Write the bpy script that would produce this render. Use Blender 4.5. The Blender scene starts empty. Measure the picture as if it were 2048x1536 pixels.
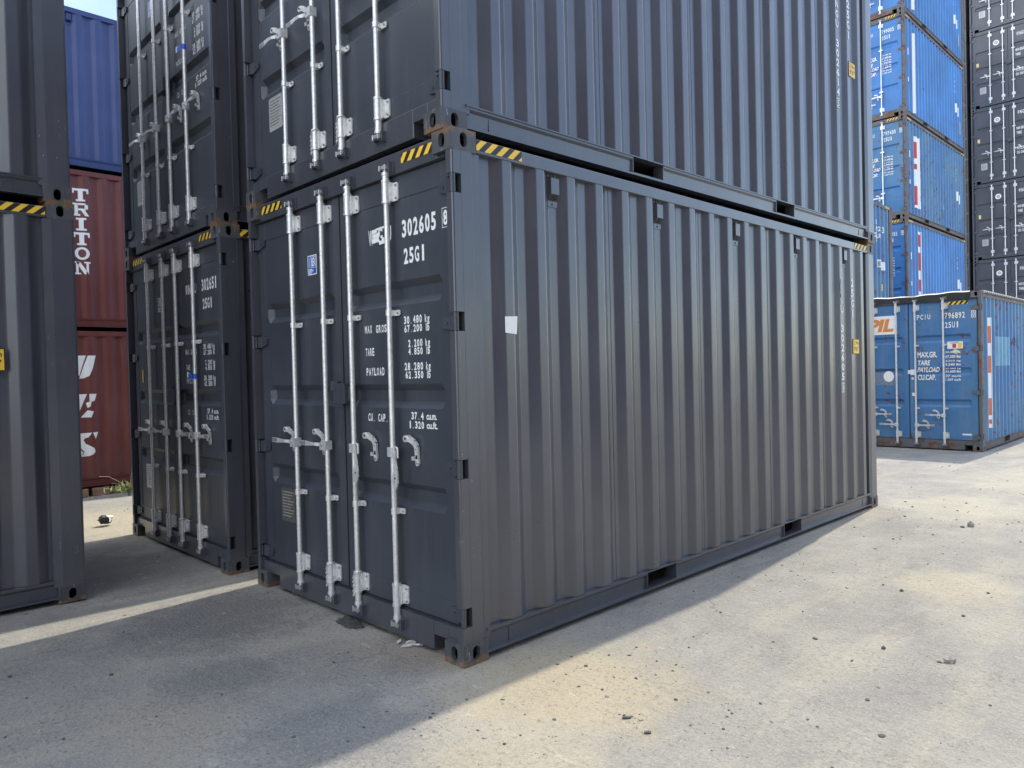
import bpy, bmesh, math, random
from mathutils import Vector, noise
R = math.radians
sc = bpy.context.scene
C = sc.collection

# ------------------------------------------------------------------ camera
cam_d = bpy.data.cameras.new('camera'); cam = bpy.data.objects.new('camera', cam_d); C.objects.link(cam)
cam_d.sensor_width = 36.0
cam_d.lens = 1470.93 / 2048 * 36.0
cam_d.clip_start = 0.05; cam_d.clip_end = 1000
YAW, PITCH, ROLL = 0.7952977, 0.01515616, -0.02485781
fw = Vector((-math.sin(YAW)*math.cos(PITCH), math.cos(YAW)*math.cos(PITCH), -math.sin(PITCH)))
rt = fw.cross(Vector((0, 0, 1))).normalized(); up = rt.cross(fw)
rt2 = rt*math.cos(ROLL) + up*math.sin(ROLL); up2 = up*math.cos(ROLL) - rt*math.sin(ROLL)
from mathutils import Matrix
M = Matrix((rt2, up2, -fw)).transposed().to_4x4()
M.translation = Vector((5.437736, -2.532020, 1.577785))
cam.matrix_world = M
sc.camera = cam

# ------------------------------------------------------------------ world and sun
SUNV = Vector((-0.0587, 0.69, 1.0)).normalized()           # towards the sun
w = bpy.data.worlds.new('World'); sc.world = w; w.use_nodes = True
nt = w.node_tree; nt.nodes.clear()
N = nt.nodes.new; L = nt.links.new
sky = N('ShaderNodeTexSky'); sky.sky_type = 'NISHITA'; sky.sun_disc = False
sky.sun_elevation = math.asin(SUNV.z); sky.sun_rotation = math.atan2(SUNV.x, SUNV.y)
sky.air_density = 1.0; sky.dust_density = 1.0; sky.ozone_density = 2.4
tc = N('ShaderNodeTexCoord')
mp = N('ShaderNodeMapping'); mp.inputs['Scale'].default_value = (1, 1, 2.6); mp.inputs['Location'].default_value = (3.1, 1.7, .4)
cn = N('ShaderNodeTexNoise'); cn.inputs['Scale'].default_value = 2.3; cn.inputs['Detail'].default_value = 9; cn.inputs['Roughness'].default_value = .56
cr = N('ShaderNodeValToRGB'); cr.color_ramp.elements[0].position = .42; cr.color_ramp.elements[1].position = .60
cr.color_ramp.elements[1].color = (.8, .8, .8, 1)
mixc = N('ShaderNodeMix'); mixc.data_type = 'RGBA'; mixc.inputs['B'].default_value = (14.5, 14.8, 15.2, 1)
bg = N('ShaderNodeBackground'); bg.inputs['Strength'].default_value = .15
wo = N('ShaderNodeOutputWorld')
L(tc.outputs['Generated'], mp.inputs['Vector']); L(mp.outputs[0], cn.inputs['Vector']); L(cn.outputs['Fac'], cr.inputs['Fac'])
vd = N('ShaderNodeVectorMath'); vd.operation = 'DOT_PRODUCT'; vd.inputs[1].default_value = (-.20, -.95, .20); L(tc.outputs['Generated'], vd.inputs[0])
md = N('ShaderNodeMapRange'); md.inputs['From Min'].default_value = .02; md.inputs['From Max'].default_value = .60; md.inputs['To Min'].default_value = .10; L(vd.outputs['Value'], md.inputs['Value'])
mm_ = N('ShaderNodeMath'); mm_.operation = 'MULTIPLY'; L(cr.outputs['Color'], mm_.inputs[0]); L(md.outputs[0], mm_.inputs[1])
L(mm_.outputs[0], mixc.inputs['Factor']); L(sky.outputs['Color'], mixc.inputs['A']); L(mixc.outputs['Result'], bg.inputs['Color'])
L(bg.outputs[0], wo.inputs['Surface'])
sun_d = bpy.data.lights.new('sun', 'SUN'); sun = bpy.data.objects.new('sun', sun_d); C.objects.link(sun)
sun_d.energy = 2.3; sun_d.angle = R(.55); sun_d.color = (1, .935, .80)
sun.rotation_euler = (-SUNV).to_track_quat('-Z', 'Y').to_euler(); sun.location = (0, 0, 30)
sc.view_settings.view_transform = 'Standard'; sc.view_settings.look = 'None'
sc.view_settings.gamma = 1.0; sc.view_settings.exposure = 0.97
sc.render.engine = 'CYCLES'
sc.render.resolution_x = 1024; sc.render.resolution_y = 768

# ------------------------------------------------------------------ mesh builder
class MB:
    def __init__(s): s.v = []; s.f = []; s.m = []; s.sm = []
    def face(s, pts, mi=0, smooth=False):
        b = len(s.v); s.v += [tuple(p) for p in pts]; s.f.append(tuple(range(b, b+len(pts)))); s.m.append(mi); s.sm.append(smooth)
    def box(s, x0, x1, y0, y1, z0, z1, mi=0):
        if x0 > x1: x0, x1 = x1, x0
        if y0 > y1: y0, y1 = y1, y0
        if z0 > z1: z0, z1 = z1, z0
        b = len(s.v)
        s.v += [(x0,y0,z0),(x1,y0,z0),(x1,y1,z0),(x0,y1,z0),(x0,y0,z1),(x1,y0,z1),(x1,y1,z1),(x0,y1,z1)]
        for q in ((0,3,2,1),(4,5,6,7),(0,1,5,4),(1,2,6,5),(2,3,7,6),(3,0,4,7)):
            s.f.append(tuple(b+i for i in q)); s.m.append(mi); s.sm.append(False)
    def cyl(s, p0, p1, r0, r1=None, n=12, mi=0, caps=True):
        r1 = r0 if r1 is None else r1
        p0 = Vector(p0); p1 = Vector(p1); d = (p1-p0).normalized()
        a = d.cross(Vector((0,0,1)) if abs(d.z) < .9 else Vector((1,0,0))).normalized(); c = d.cross(a)
        b = len(s.v)
        for p, r in ((p0, r0), (p1, r1)):
            for i in range(n):
                t = 2*math.pi*i/n; s.v.append(tuple(p + a*(r*math.cos(t)) + c*(r*math.sin(t))))
        for i in range(n):
            j = (i+1) % n; s.f.append((b+i, b+j, b+n+j, b+n+i)); s.m.append(mi); s.sm.append(True)
        if caps:
            for p, r, o in ((p0, r0, -1), (p1, r1, 1)):
                pts = [tuple(p + a*(r*math.cos(2*math.pi*i/n)) + c*(r*math.sin(2*math.pi*i/n))) for i in range(n)]
                s.face(pts[::o], mi)
    def path(s, pts, r, n=8, mi=0):
        for a, b in zip(pts, pts[1:]): s.cyl(a, b, r, r, n, mi)
    def prism(s, poly, axis, a0, a1, mi=0):
        """poly: 2D points in the two other axes (xyz order); extruded along axis from a0 to a1"""
        def P(u, v, t):
            return {'x': (t,u,v), 'y': (u,t,v), 'z': (u,v,t)}[axis]
        n = len(poly)
        s.face([P(u,v,a0) for u,v in poly], mi); s.face([P(u,v,a1) for u,v in poly][::-1], mi)
        for i in range(n):
            j = (i+1) % n
            s.face([P(*poly[i],a0), P(*poly[i],a1), P(*poly[j],a1), P(*poly[j],a0)], mi)
    def mesh(s, name, mats):
        me = bpy.data.meshes.new(name); me.from_pydata(s.v, [], s.f)
        for m in mats: me.materials.append(m)
        me.polygons.foreach_set('material_index', s.m); me.polygons.foreach_set('use_smooth', s.sm)
        me.update()
        bm = bmesh.new(); bm.from_mesh(me); bmesh.ops.recalc_face_normals(bm, faces=bm.faces) if len(bm.faces) < 60000 else None
        bm.to_mesh(me); bm.free()
        return me

def link(name, me, parent=None, bevel=0):
    o = bpy.data.objects.new(name, me); C.objects.link(o)
    if parent is not None: o.parent = parent
    if bevel:
        b = o.modifiers.new('bevel', 'BEVEL'); b.width = bevel; b.segments = 2; b.limit_method = 'ANGLE'; b.angle_limit = R(40)
    return o
def tag(o, label=None, cat=None, group=None, kind=None):
    if label: o['label'] = label
    if cat: o['category'] = cat
    if group: o['group'] = group
    if kind: o['kind'] = kind
    return o

# ------------------------------------------------------------------ materials
def newmat(name):
    m = bpy.data.materials.new(name); m.use_nodes = True
    t = m.node_tree; p = t.nodes['Principled BSDF']
    return m, t, p, t.nodes.new, t.links.new
def ramp(N, L, src, a, b, c0=(0,0,0,1), c1=(1,1,1,1)):
    r = N('ShaderNodeValToRGB'); r.color_ramp.elements[0].position = a; r.color_ramp.elements[1].position = b
    r.color_ramp.elements[0].color = c0; r.color_ramp.elements[1].color = c1
    L(src, r.inputs['Fac']); return r.outputs['Color']
def mixn(N, L, fac, a, b):
    m = N('ShaderNodeMix'); m.data_type = 'RGBA'
    for k, v in (('Factor', fac), ('A', a), ('B', b)):
        if hasattr(v, 'is_output') or hasattr(v, 'links'): L(v, m.inputs[k])
        else: m.inputs[k].default_value = v
    return m.outputs['Result']
def coords(N, L, scale=(1,1,1), shift=True):
    t = N('ShaderNodeTexCoord'); mp = N('ShaderNodeMapping'); mp.inputs['Scale'].default_value = scale
    if shift:
        oi = N('ShaderNodeObjectInfo'); mu = N('ShaderNodeMath'); mu.operation = 'MULTIPLY'; mu.inputs[1].default_value = 37.0
        L(oi.outputs['Random'], mu.inputs[0])
        ad = N('ShaderNodeVectorMath'); ad.operation = 'ADD'
        L(t.outputs['Object'], ad.inputs[0]); L(mu.outputs[0], ad.inputs[1]); L(ad.outputs[0], mp.inputs['Vector'])
    else: L(t.outputs['Object'], mp.inputs['Vector'])
    return mp.outputs[0]
def noise_n(N, L, vec, scale, detail=4, rough=.55):
    n = N('ShaderNodeTexNoise'); n.inputs['Scale'].default_value = scale; n.inputs['Detail'].default_value = detail; n.inputs['Roughness'].default_value = rough
    L(vec, n.inputs['Vector']); return n.outputs['Fac']
def paint(name, col, rough=.42, rust=0.0, scratch=0.0, dust=.12, wavy=.25, fade=None, spec=.5, touch=0, coat=0):
    m, t, p, N, L = newmat(name); p.inputs['Coat Weight'].default_value = coat; p.inputs['Coat Roughness'].default_value = .16; p.inputs['Specular IOR Level'].default_value = spec
    v = coords(N, L); vs = coords(N, L, (7, 7, .55))
    c = (*col, 1)
    lighter = (*[min(1, x*1.22+.01) for x in col], 1)
    out = mixn(N, L, ramp(N, L, noise_n(N, L, v, 1.3, 6, .6), .35, .7), c, lighter)
    if fade: out = mixn(N, L, ramp(N, L, noise_n(N, L, v, .7, 5, .6), .42, .66), out, (*fade, 1))
    streak = ramp(N, L, noise_n(N, L, vs, 2.2, 5, .6), .5, .82)
    sm = N('ShaderNodeMath'); sm.operation = 'MULTIPLY'; sm.inputs[1].default_value = dust; L(streak, sm.inputs[0])
    out = mixn(N, L, sm.outputs[0], out, (.26, .25, .235, 1))
    if scratch:
        sv = coords(N, L, (30, 30, 9))
        a = ramp(N, L, noise_n(N, L, sv, 1.6, 8, .75), .70-scratch*.05, .73-scratch*.05)
        b = ramp(N, L, noise_n(N, L, v, 1.6, 2, .5), .52, .62)
        mm = N('ShaderNodeMath'); mm.operation = 'MULTIPLY'; L(a, mm.inputs[0]); L(b, mm.inputs[1])
        out = mixn(N, L, mm.outputs[0], out, (.42, .43, .43, 1))
    if rust:
        a = ramp(N, L, noise_n(N, L, v, 9, 8, .68), .60-rust*.14, .66-rust*.12)
        b = ramp(N, L, noise_n(N, L, v, 2.1, 3, .6), .56-rust*.22, .66-rust*.2)
        mm = N('ShaderNodeMath'); mm.operation = 'MULTIPLY'; L(a, mm.inputs[0]); L(b, mm.inputs[1])
        rc = mixn(N, L, noise_n(N, L, v, 30, 4), (.07, .03, .016, 1), (.24, .10, .045, 1))
        out = mixn(N, L, mm.outputs[0], out, rc)
    if touch:                                   # rust where the castings bear on each other
        tcc = N('ShaderNodeTexCoord'); sx_ = N('ShaderNodeSeparateXYZ'); L(tcc.outputs['Object'], sx_.inputs[0])
        pp = N('ShaderNodeMath'); pp.operation = 'PINGPONG'; pp.inputs[1].default_value = 1.448; L(sx_.outputs['Z'], pp.inputs[0])
        hh = N('ShaderNodeMapRange'); hh.inputs['From Min'].default_value = .10; hh.inputs['From Max'].default_value = .0; L(pp.outputs[0], hh.inputs['Value'])
        nn = N('ShaderNodeMath'); nn.operation = 'MULTIPLY_ADD'; nn.inputs[1].default_value = .62; L(hh.outputs[0], nn.inputs[0]); L(noise_n(N, L, v, 14, 6, .7), nn.inputs[2])
        ed = N('ShaderNodeNewGeometry'); pe = ramp(N, L, ed.outputs['Pointiness'], .52, .60)
        n2 = N('ShaderNodeMath'); n2.operation = 'MULTIPLY_ADD'; n2.inputs[1].default_value = .10; L(pe, n2.inputs[0]); L(nn.outputs[0], n2.inputs[2])
        rc2 = mixn(N, L, noise_n(N, L, v, 40, 5, .7), (.07, .04, .025, 1), (.27, .16, .09, 1))
        out = mixn(N, L, ramp(N, L, n2.outputs[0], .99, 1.05), out, rc2)
        out = mixn(N, L, ramp(N, L, noise_n(N, L, coords(N, L, (22, 22, 5)), 1.5, 7, .75), .60, .66), out, (.30, .30, .29, 1))
    L(out, p.inputs['Base Color'])
    rr = N('ShaderNodeMapRange'); rr.inputs['To Min'].default_value = rough-.05; rr.inputs['To Max'].default_value = rough+.12
    L(noise_n(N, L, v, 3.5, 6), rr.inputs['Value']); L(rr.outputs[0], p.inputs['Roughness'])
    bp = N('ShaderNodeBump'); bp.inputs['Strength'].default_value = wavy; bp.inputs['Distance'].default_value = .012
    ad = N('ShaderNodeMath'); ad.operation = 'MULTIPLY_ADD'; ad.inputs[1].default_value = .025
    L(noise_n(N, L, v, 160, 2), ad.inputs[0]); L(noise_n(N, L, v, 3.2, 2, .4), ad.inputs[2])
    L(ad.outputs[0], bp.inputs['Height']); L(bp.outputs[0], p.inputs['Normal'])
    return m
def simple(name, col, rough=.6, metal=0, var=.15, nscale=20, bump=0):
    m, t, p, N, L = newmat(name)
    v = coords(N, L)
    out = mixn(N, L, ramp(N, L, noise_n(N, L, v, nscale, 5, .6), .3, .7), (*[x*(1-var) for x in col], 1), (*[min(1, x*(1+var)) for x in col], 1))
    L(out, p.inputs['Base Color']); p.inputs['Roughness'].default_value = rough; p.inputs['Metallic'].default_value = metal
    if bump:
        bp = N('ShaderNodeBump'); bp.inputs['Strength'].default_value = bump; bp.inputs['Distance'].default_value = .004
        L(noise_n(N, L, v, nscale*2, 4), bp.inputs['Height']); L(bp.outputs[0], p.inputs['Normal'])
    return m

GREY = paint('grey_paint', (.052, .055, .068), .27, scratch=.25, dust=.08, wavy=.28, spec=.8, coat=.28)
GREYP = paint('grey_post_paint', (.052, .055, .068), .30, scratch=1.3, dust=.08, wavy=.20, spec=.8, coat=.28)
GREYD = paint('grey_door_paint', (.041, .047, .061), .36, scratch=.35, dust=.07, wavy=.14, spec=.6)
GREYC = paint('grey_casting_paint', (.060, .064, .072), .45, rust=.10, scratch=1.2, dust=.25, wavy=.5, touch=1)
NAVY = paint('dark_grey_paint', (.060, .063, .076), .3, dust=.06, spec=.8)
BLUE = paint('blue_paint', (.045, .165, .41), .45, rust=.05, scratch=.6, dust=.10, fade=(.06, .24, .60))
BLUEOLD = paint('weathered_blue_paint', (.042, .155, .35), .5, rust=.42, scratch=.9, dust=.32, fade=(.10, .23, .37))
BLUEFRAME = paint('rusty_frame_paint', (.10, .115, .125), .6, rust=.85, scratch=.8, dust=.3)
ROYAL = paint('royal_blue_paint', (.032, .055, .17), .42, dust=.08, scratch=.3)
MAROON = paint('maroon_paint', (.125, .028, .024), .48, dust=.12, scratch=.5)
GALV = simple('galvanised_steel', (.82, .82, .80), .34, .5, .16, 38, .10)
GALVD = simple('cast_steel', (.50, .51, .51), .42, .7, .25, 60, .3)
RUBBER = simple('black_rubber', (.022, .023, .026), .6)
DARK = simple('recess_shade_black', (.006, .006, .007), .8)  # near-black colour put in for the shade inside holes and recesses
WHITE = simple('white_paint', (.86, .86, .84), .55, 0, .05, 30)
YEL = simple('yellow_film', (.92, .58, .05), .45, 0, .05)
BLK = simple('black_film', (.018, .018, .02), .45)
ORANGE = simple('orange_paint', (.72, .27, .07), .5, 0, .08)
RED = simple('red_paint', (.55, .05, .055), .5, 0, .15)
VERM = simple('faded_vermilion_paint', (.68, .17, .07), .5, 0, .15)
STICK = simple('blue_sticker', (.025, .13, .52), .4, 0, .05)
TAPEB = simple('blue_tape', (.03, .13, .75), .4, 0, .05)
PLATE = simple('data_plate_metal', (.13, .12, .105), .45, .3, .25, 60)
PLATEL = simple('pale_data_plate', (.50, .50, .50), .4, .3, .2, 60)
SMEAR = simple('overpaint_smear', (.22, .225, .22), .3, 0, .2, 6)
TARP = simple('black_tarpaulin', (.028, .03, .034), .5, 0, .3, 6, .5)
TARPW = simple('pale_rope_band', (.62, .60, .52), .7, 0, .1, 20)
PALEBLUE = simple('pale_blue_patch', (.16, .36, .52), .5, 0, .15, 3)
RUSTP = simple('rust_stain', (.12, .06, .03), .8, 0, .4, 30)
FLOORM = simple('underside', (.03, .028, .026), .8)
TIMBER = simple('weathered_timber', (.33, .19, .12), .8, 0, .3, 8, .5)
TIMBERD = simple('steel_beam_brown', (.10, .06, .045), .8, 0, .3, 8, .5)

# ------------------------------------------------------------------ lettering
_txt = {}
def glyphs(s, bold=.012):
    k = (s, bold)
    if k in _txt: return _txt[k]
    cu = bpy.data.curves.new('t', 'FONT'); cu.body = s; cu.size = 1; cu.offset = bold; cu.resolution_u = 3
    o = bpy.data.objects.new('t', cu); C.objects.link(o)
    dg = bpy.context.evaluated_depsgraph_get(); dg.update()
    me = o.evaluated_get(dg).to_mesh()
    vs = [(v.co.x, v.co.y) for v in me.vertices]; fs = [tuple(p.vertices) for p in me.polygons]
    o.evaluated_get(dg).to_mesh_clear()
    bpy.data.objects.remove(o); bpy.data.curves.remove(cu)
    x0 = min(v[0] for v in vs); x1 = max(v[0] for v in vs); y0 = min(v[1] for v in vs); y1 = max(v[1] for v in vs)
    vs = [((a-x0)/(x1-x0), (b-y0)/(y1-y0)) for a, b in vs]
    _txt[k] = (vs, fs); return _txt[k]
def text_on(mb, s, x0, x1, z0, z1, y, mi=0, bold=.03, shear=0):
    vs, fs = glyphs(s, bold); b = len(mb.v)
    mb.v += [(x0+(x1-x0)*a+shear*(c-.5)*(z1-z0), y, z0+(z1-z0)*c) for a, c in vs]
    for f in fs: mb.f.append(tuple(b+i for i in f)); mb.m.append(mi); mb.sm.append(False)
def text_mono(mb, s, x0, x1, z0, z1, y, mi=0, bold=.032):
    n = len(s); p = (x1-x0)/(n-.22)
    for i, ch in enumerate(s):
        if ch == ' ': continue
        a = x0+p*i; b = a+p*.78
        if ch == '1': a += p*.28; b -= p*.12
        if ch == 'I': a += p*.30; b = a+p*.16
        if ch == '.': text_on(mb, ch, a+p*.25, a+p*.45, z0, z0+(z1-z0)*.17, y, mi, bold); continue
        text_on(mb, ch, a, b, z0, z1, y, mi, bold)
def quad_on(mb, x0, x1, z0, z1, y, mi=0): mb.face([(x0,y,z0),(x1,y,z0),(x1,y,z1),(x0,y,z1)], mi)
def frame_on(mb, x0, x1, z0, z1, y, t, mi=0):
    quad_on(mb, x0, x1, z0, z0+t, y, mi); quad_on(mb, x0, x1, z1-t, z1, y, mi)
    quad_on(mb, x0, x0+t, z0+t, z1-t, y, mi); quad_on(mb, x1-t, x1, z0+t, z1-t, y, mi)

# ------------------------------------------------------------------ side wall corrugation
W, LEN = 2.438, 6.058
XO = W - .007
PIT, C0, HC, SL, DEP = .2796, .6925, .036, .068, .036
def prof_points(y0=.19, y1=5.862):
    pts = [(y0, -DEP)]
    for k in range(-1, 19):
        c = C0 + PIT*k
        for y, d, s in ((c-HC-SL, -DEP, 0), (c-HC, 0, 1), (c+HC, 0, 1), (c+HC+SL, -DEP, 0)):
            e = .009
            pts.append((y-e, d if (y < c) == (d < 0) else d, ))
            pts[-1] = (y-e, (d if (y < c and d < 0) or (y > c and d == 0) else -DEP*e/SL if d == 0 else d+DEP*e/SL))
            pts.append((y, d - (.0011 if d == 0 else -.0011)))
            pts.append((y+e, (d if (y < c and d == 0) or (y > c and d < 0) else -DEP*e/SL if d == 0 else d+DEP*e/SL)))
    pts.append((y1, -DEP))
    return pts
PP = prof_points()
def prof(y):
    if y <= PP[0][0]: return -DEP
    for (a, d0), (b, d1) in zip(PP, PP[1:]):
        if a <= y <= b: return d0 + (d1-d0)*(y-a)/(b-a+1e-9)
    return -DEP
def drape(name, verts, faces, mis, mats, x0=XO, off=.0025):
    """verts (y,z) laid over the corrugated right-hand side wall"""
    bm = bmesh.new(); bv = [bm.verts.new((0, y, z)) for y, z in verts]
    for f, mi in zip(faces, mis):
        try: bm.faces.new([bv[i] for i in f]).material_index = mi
        except ValueError: pass
    ya = min(v[0] for v in verts); yb = max(v[0] for v in verts)
    for y, d in PP:
        if ya < y < yb:
            bmesh.ops.bisect_plane(bm, geom=bm.verts[:]+bm.edges[:]+bm.faces[:], plane_co=(0, y, 0), plane_no=(0, 1, 0), dist=1e-6)
    for v in bm.verts: v.co.x = x0 + prof(v.co.y) + off
    me = bpy.data.meshes.new(name); bm.to_mesh(me); bm.free()
    for m in mats: me.materials.append(m)
    return me
class Flat:
    def __init__(s): s.v = []; s.f = []; s.m = []
    def poly(s, pts, mi=0):
        b = len(s.v); s.v += pts; s.f.append(tuple(range(b, b+len(pts)))); s.m.append(mi)
    def rect(s, y0, y1, z0, z1, mi=0): s.poly([(y0,z0),(y1,z0),(y1,z1),(y0,z1)], mi)
    def text(s, t, y0, y1, z0, z1, mi=0, bold=.012, shear=0):
        vs, fs = glyphs(t, bold); b = len(s.v)
        s.v += [(y0+(y1-y0)*a+shear*(c-.5)*(z1-z0), z0+(z1-z0)*c) for a, c in vs]
        for f in fs: s.f.append(tuple(b+i for i in f)); s.m.append(mi)
    def column(s, t, yc, wd, z1, pitch, mi=0, bold=.012):
        for i, ch in enumerate(t):
            if ch == ' ': continue
            ww = wd*(.35 if ch == '1' else 1)
            s.text(ch, yc-ww/2, yc+ww/2, z1-pitch*i-pitch*.78, z1-pitch*i, mi, bold)
    def drape(s, name, mats, **k): return drape(name, s.v, s.f, s.m, mats, **k)

# ------------------------------------------------------------------ shared part meshes
_cache = {}
def cached(key, fn):
    if key not in _cache: _cache[key] = fn()
    return _cache[key]

def casting_mesh(sx, sy, sz, H, mat):
    """corner casting, shell with oblong openings; sx/sy/sz say which corner"""
    mb = MB()
    ox = W if sx > 0 else 0; oy = LEN if sy > 0 else 0; z0 = H-.118 if sz > 0 else 0; z1 = z0+.118
    LX, LY, t = .162, .178, .027
    X = lambda a: ox - sx*a; Y = lambda a: oy - sy*a
    def holed(P, w, h, hw, hh, cx, depth_dir):
        angs = [math.atan2(b*h/2 - 0, a*w/2) for a in (-1, 1) for b in (-1, 1)] + [2*math.pi*i/20-math.pi for i in range(20)]
        angs = sorted(set(round(a, 5) for a in angs)); o = []; q = []
        for a in angs:
            ca, sa = math.cos(a), math.sin(a)
            s_ = min((w/2)/abs(ca) if abs(ca) > 1e-6 else 9, (h/2)/abs(sa) if abs(sa) > 1e-6 else 9)
            o.append((ca*s_, sa*s_))
            r = hw; k = hh-hw                      # stadium standing up
            if abs(sa)*r <= abs(ca)*k + 1e-9: sc_ = r/abs(ca); q.append((ca*sc_, sa*sc_))
            else:
                s2 = k*abs(sa) + math.sqrt(max(0, r*r - k*k*ca*ca)); q.append((ca*s2, sa*s2))
        n = len(angs)
        for i in range(n):
            j = (i+1) % n
            mb.face([P(*o[i],0), P(*o[j],0), P(*q[j],0), P(*q[i],0)])
            mb.face([P(*q[i],0), P(*q[j],0), P(*q[j],t), P(*q[i],t)])
    zc = (z0+z1)/2
    holed(lambda u, v, d: (X(LX/2+u), Y(d), zc+v), LX, .118, .0255, .0395, 0, 0)
    holed(lambda u, v, d: (X(d), Y(LY/2+u), zc+v), LY, .118, .0255, .0395, 0, 0)
    # other faces
    mb.face([(X(LX),Y(0),z0),(X(LX),Y(LY),z0),(X(LX),Y(LY),z1),(X(LX),Y(0),z1)])
    mb.face([(X(0),Y(LY),z0),(X(LX),Y(LY),z0),(X(LX),Y(LY),z1),(X(0),Y(LY),z1)])
    for z in (z0, z1): mb.face([(X(0),Y(0),z),(X(LX),Y(0),z),(X(LX),Y(LY),z),(X(0),Y(LY),z)])
    # inner cavity
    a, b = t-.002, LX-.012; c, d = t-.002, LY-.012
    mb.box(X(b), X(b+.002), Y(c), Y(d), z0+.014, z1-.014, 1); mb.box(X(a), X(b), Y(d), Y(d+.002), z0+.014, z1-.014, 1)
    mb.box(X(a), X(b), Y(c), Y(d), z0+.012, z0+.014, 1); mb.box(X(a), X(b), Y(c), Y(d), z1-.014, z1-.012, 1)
    me = mb.mesh('corner_casting', [mat, DARK])
    bm = bmesh.new(); bm.from_mesh(me); bmesh.ops.remove_doubles(bm, verts=bm.verts, dist=1e-5)
    bmesh.ops.recalc_face_normals(bm, faces=bm.faces); bm.to_mesh(me); bm.free()
    return me

HINGE_Z = (2.60, 1.86, 1.065, .262)
def post_mesh(sx, sy, H, mat, dz=0):
    mb = MB(); ox = W if sx > 0 else 0
    X = lambda a: ox - sx*a
    z0, z1 = .118, H-.118
    if sy < 0:                                  # door end: J-bar with hinge notches
        mb.prism([(X(.001), .066), (X(.001), .145), (X(.012), .16), (X(.012), .208), (X(.06), .208), (X(.06), .066)], 'z', z0, z1)
        zs = [z0] + [q for h in sorted(HINGE_Z) for q in (h-.052-dz, h+.052-dz)] + [z1]
        for a, b in zip(zs[::2], zs[1::2]):
            mb.prism([(X(.052), .003), (X(.011), .003), (X(.004), .006), (X(.0015), .013), (X(.0015), .0655), (X(.052), .0655)], 'z', a, b)
    else:
        y = LEN
        mb.prism([(X(.001), y-.02), (X(.004), y-.006), (X(.014), y-.002), (X(.10), y-.002), (X(.10), y-.04), (X(.05), y-.15), (X(.05), y-.205), (X(.012), y-.205), (X(.001), y-.15)], 'z', z0, z1)
    return mb.mesh('corner_post', [mat])
def side_wall_mesh(sx, H, mat):
    mb = MB(); z0, z1 = .170, H-.108
    b = 0; n = len(PP)
    for y, d in PP:
        x = XO + d if sx > 0 else W - XO - d
        mb.v += [(x, y, z0), (x, y, z1)]
    for i in range(n-1):
        mb.f.append((2*i, 2*i+2, 2*i+3, 2*i+1)); mb.m.append(0); mb.sm.append(True)
    for ys_ in (1.391, 2.509, 3.628, 4.746):           # weld seams between the pressed panels
        xw = (XO-DEP) if sx > 0 else (W-XO+DEP); dd_ = .0022 if sx > 0 else -.0022
        mb.box(xw-dd_, xw+dd_, ys_-.003, ys_+.003, z0, z1)
    return mb.mesh('side_wall', [mat])
def bottom_rail_mesh(sx, mat):
    mb = MB(); X = (lambda a: W-a) if sx > 0 else (lambda a: a)
    for a, b in ((.179, 1.70), (2.06, 3.80), (4.15, 5.879)):
        mb.prism([(X(.030), .046), (X(.026), .132), (X(.010), .146), (X(.010), .160), (X(.040), .160), (X(.040), .046)], 'y', a, b)
    mb.box(X(.0035), X(.075), .179, 5.879, .160, .168)
    mb.box(X(.0025), X(.075), .179, 5.879, .034, .046)
    for a in (1.70, 2.06, 3.80, 4.15): mb.box(X(.012), X(.10), a-.003, a+.003, .047, .159)
    for a, b in ((1.703, 2.057), (3.803, 4.147)): mb.box(X(.0035), X(.09), a, b, .0465, .050)
    mb.box(X(.024), X(.0262), .36, .368, .049, .128); mb.box(X(.024), X(.0262), 5.69, 5.70, .049, .128)
    return mb.mesh('bottom_side_rail', [mat])
def top_rail_mesh(sx, H, mat):
    mb = MB(); X = (lambda a: W-a) if sx > 0 else (lambda a: a)
    mb.box(X(.003), X(.063), .179, 5.879, H-.112, H-.034)
    return mb.mesh('top_side_rail', [mat])
def sill_mesh(mat):
    mb = MB()
    mb.box(.3, W-.3, .030, .09, .022, .186); mb.box(.163, .2995, .0305, .089, .108, .1855); mb.box(W-.2995, W-.163, .0305, .089, .108, .1855)
    mb.box(.0525, .1625, .031, .088, .1185, .185); mb.box(W-.1625, W-.0525, .031, .088, .1185, .185)
    mb.box(.296, .302, .0315, .2, .023, .107); mb.box(W-.302, W-.296, .0315, .2, .023, .107)
    return mb.mesh('door_sill', [mat])
def header_mesh(H, mat):
    mb = MB(); mb.box(.163, W-.163, .034, .10, H-.136, H-.012); mb.box(.0525, .1625, .0345, .099, H-.136, H-.119); mb.box(W-.1625, W-.0525, .0345, .099, H-.136, H-.119)
    return mb.mesh('door_header', [mat])
def end_wall_mesh(H, mat):
    mb = MB(); n = 8; p = (W-.2)/n; pts = [(.10, 0)]
    for k in range(n):
        a = .10 + p*k
        pts += [(a+p*.15, 0), (a+p*.38, -.045), (a+p*.62, -.045), (a+p*.85, 0)]
    pts.append((W-.10, 0)); y = LEN-.010
    for x, d in pts: mb.v += [(x, y+d, .16), (x, y+d, H-.10)]
    for i in range(len(pts)-1): mb.f.append((2*i, 2*i+2, 2*i+3, 2*i+1)); mb.m.append(0); mb.sm.append(False)
    mb.box(.163, W-.163, LEN-.07, LEN-.004, .03, .158); mb.box(.163, W-.163, LEN-.07, LEN-.004, H-.098, H-.01)
    return mb.mesh('front_wall', [mat])
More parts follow.
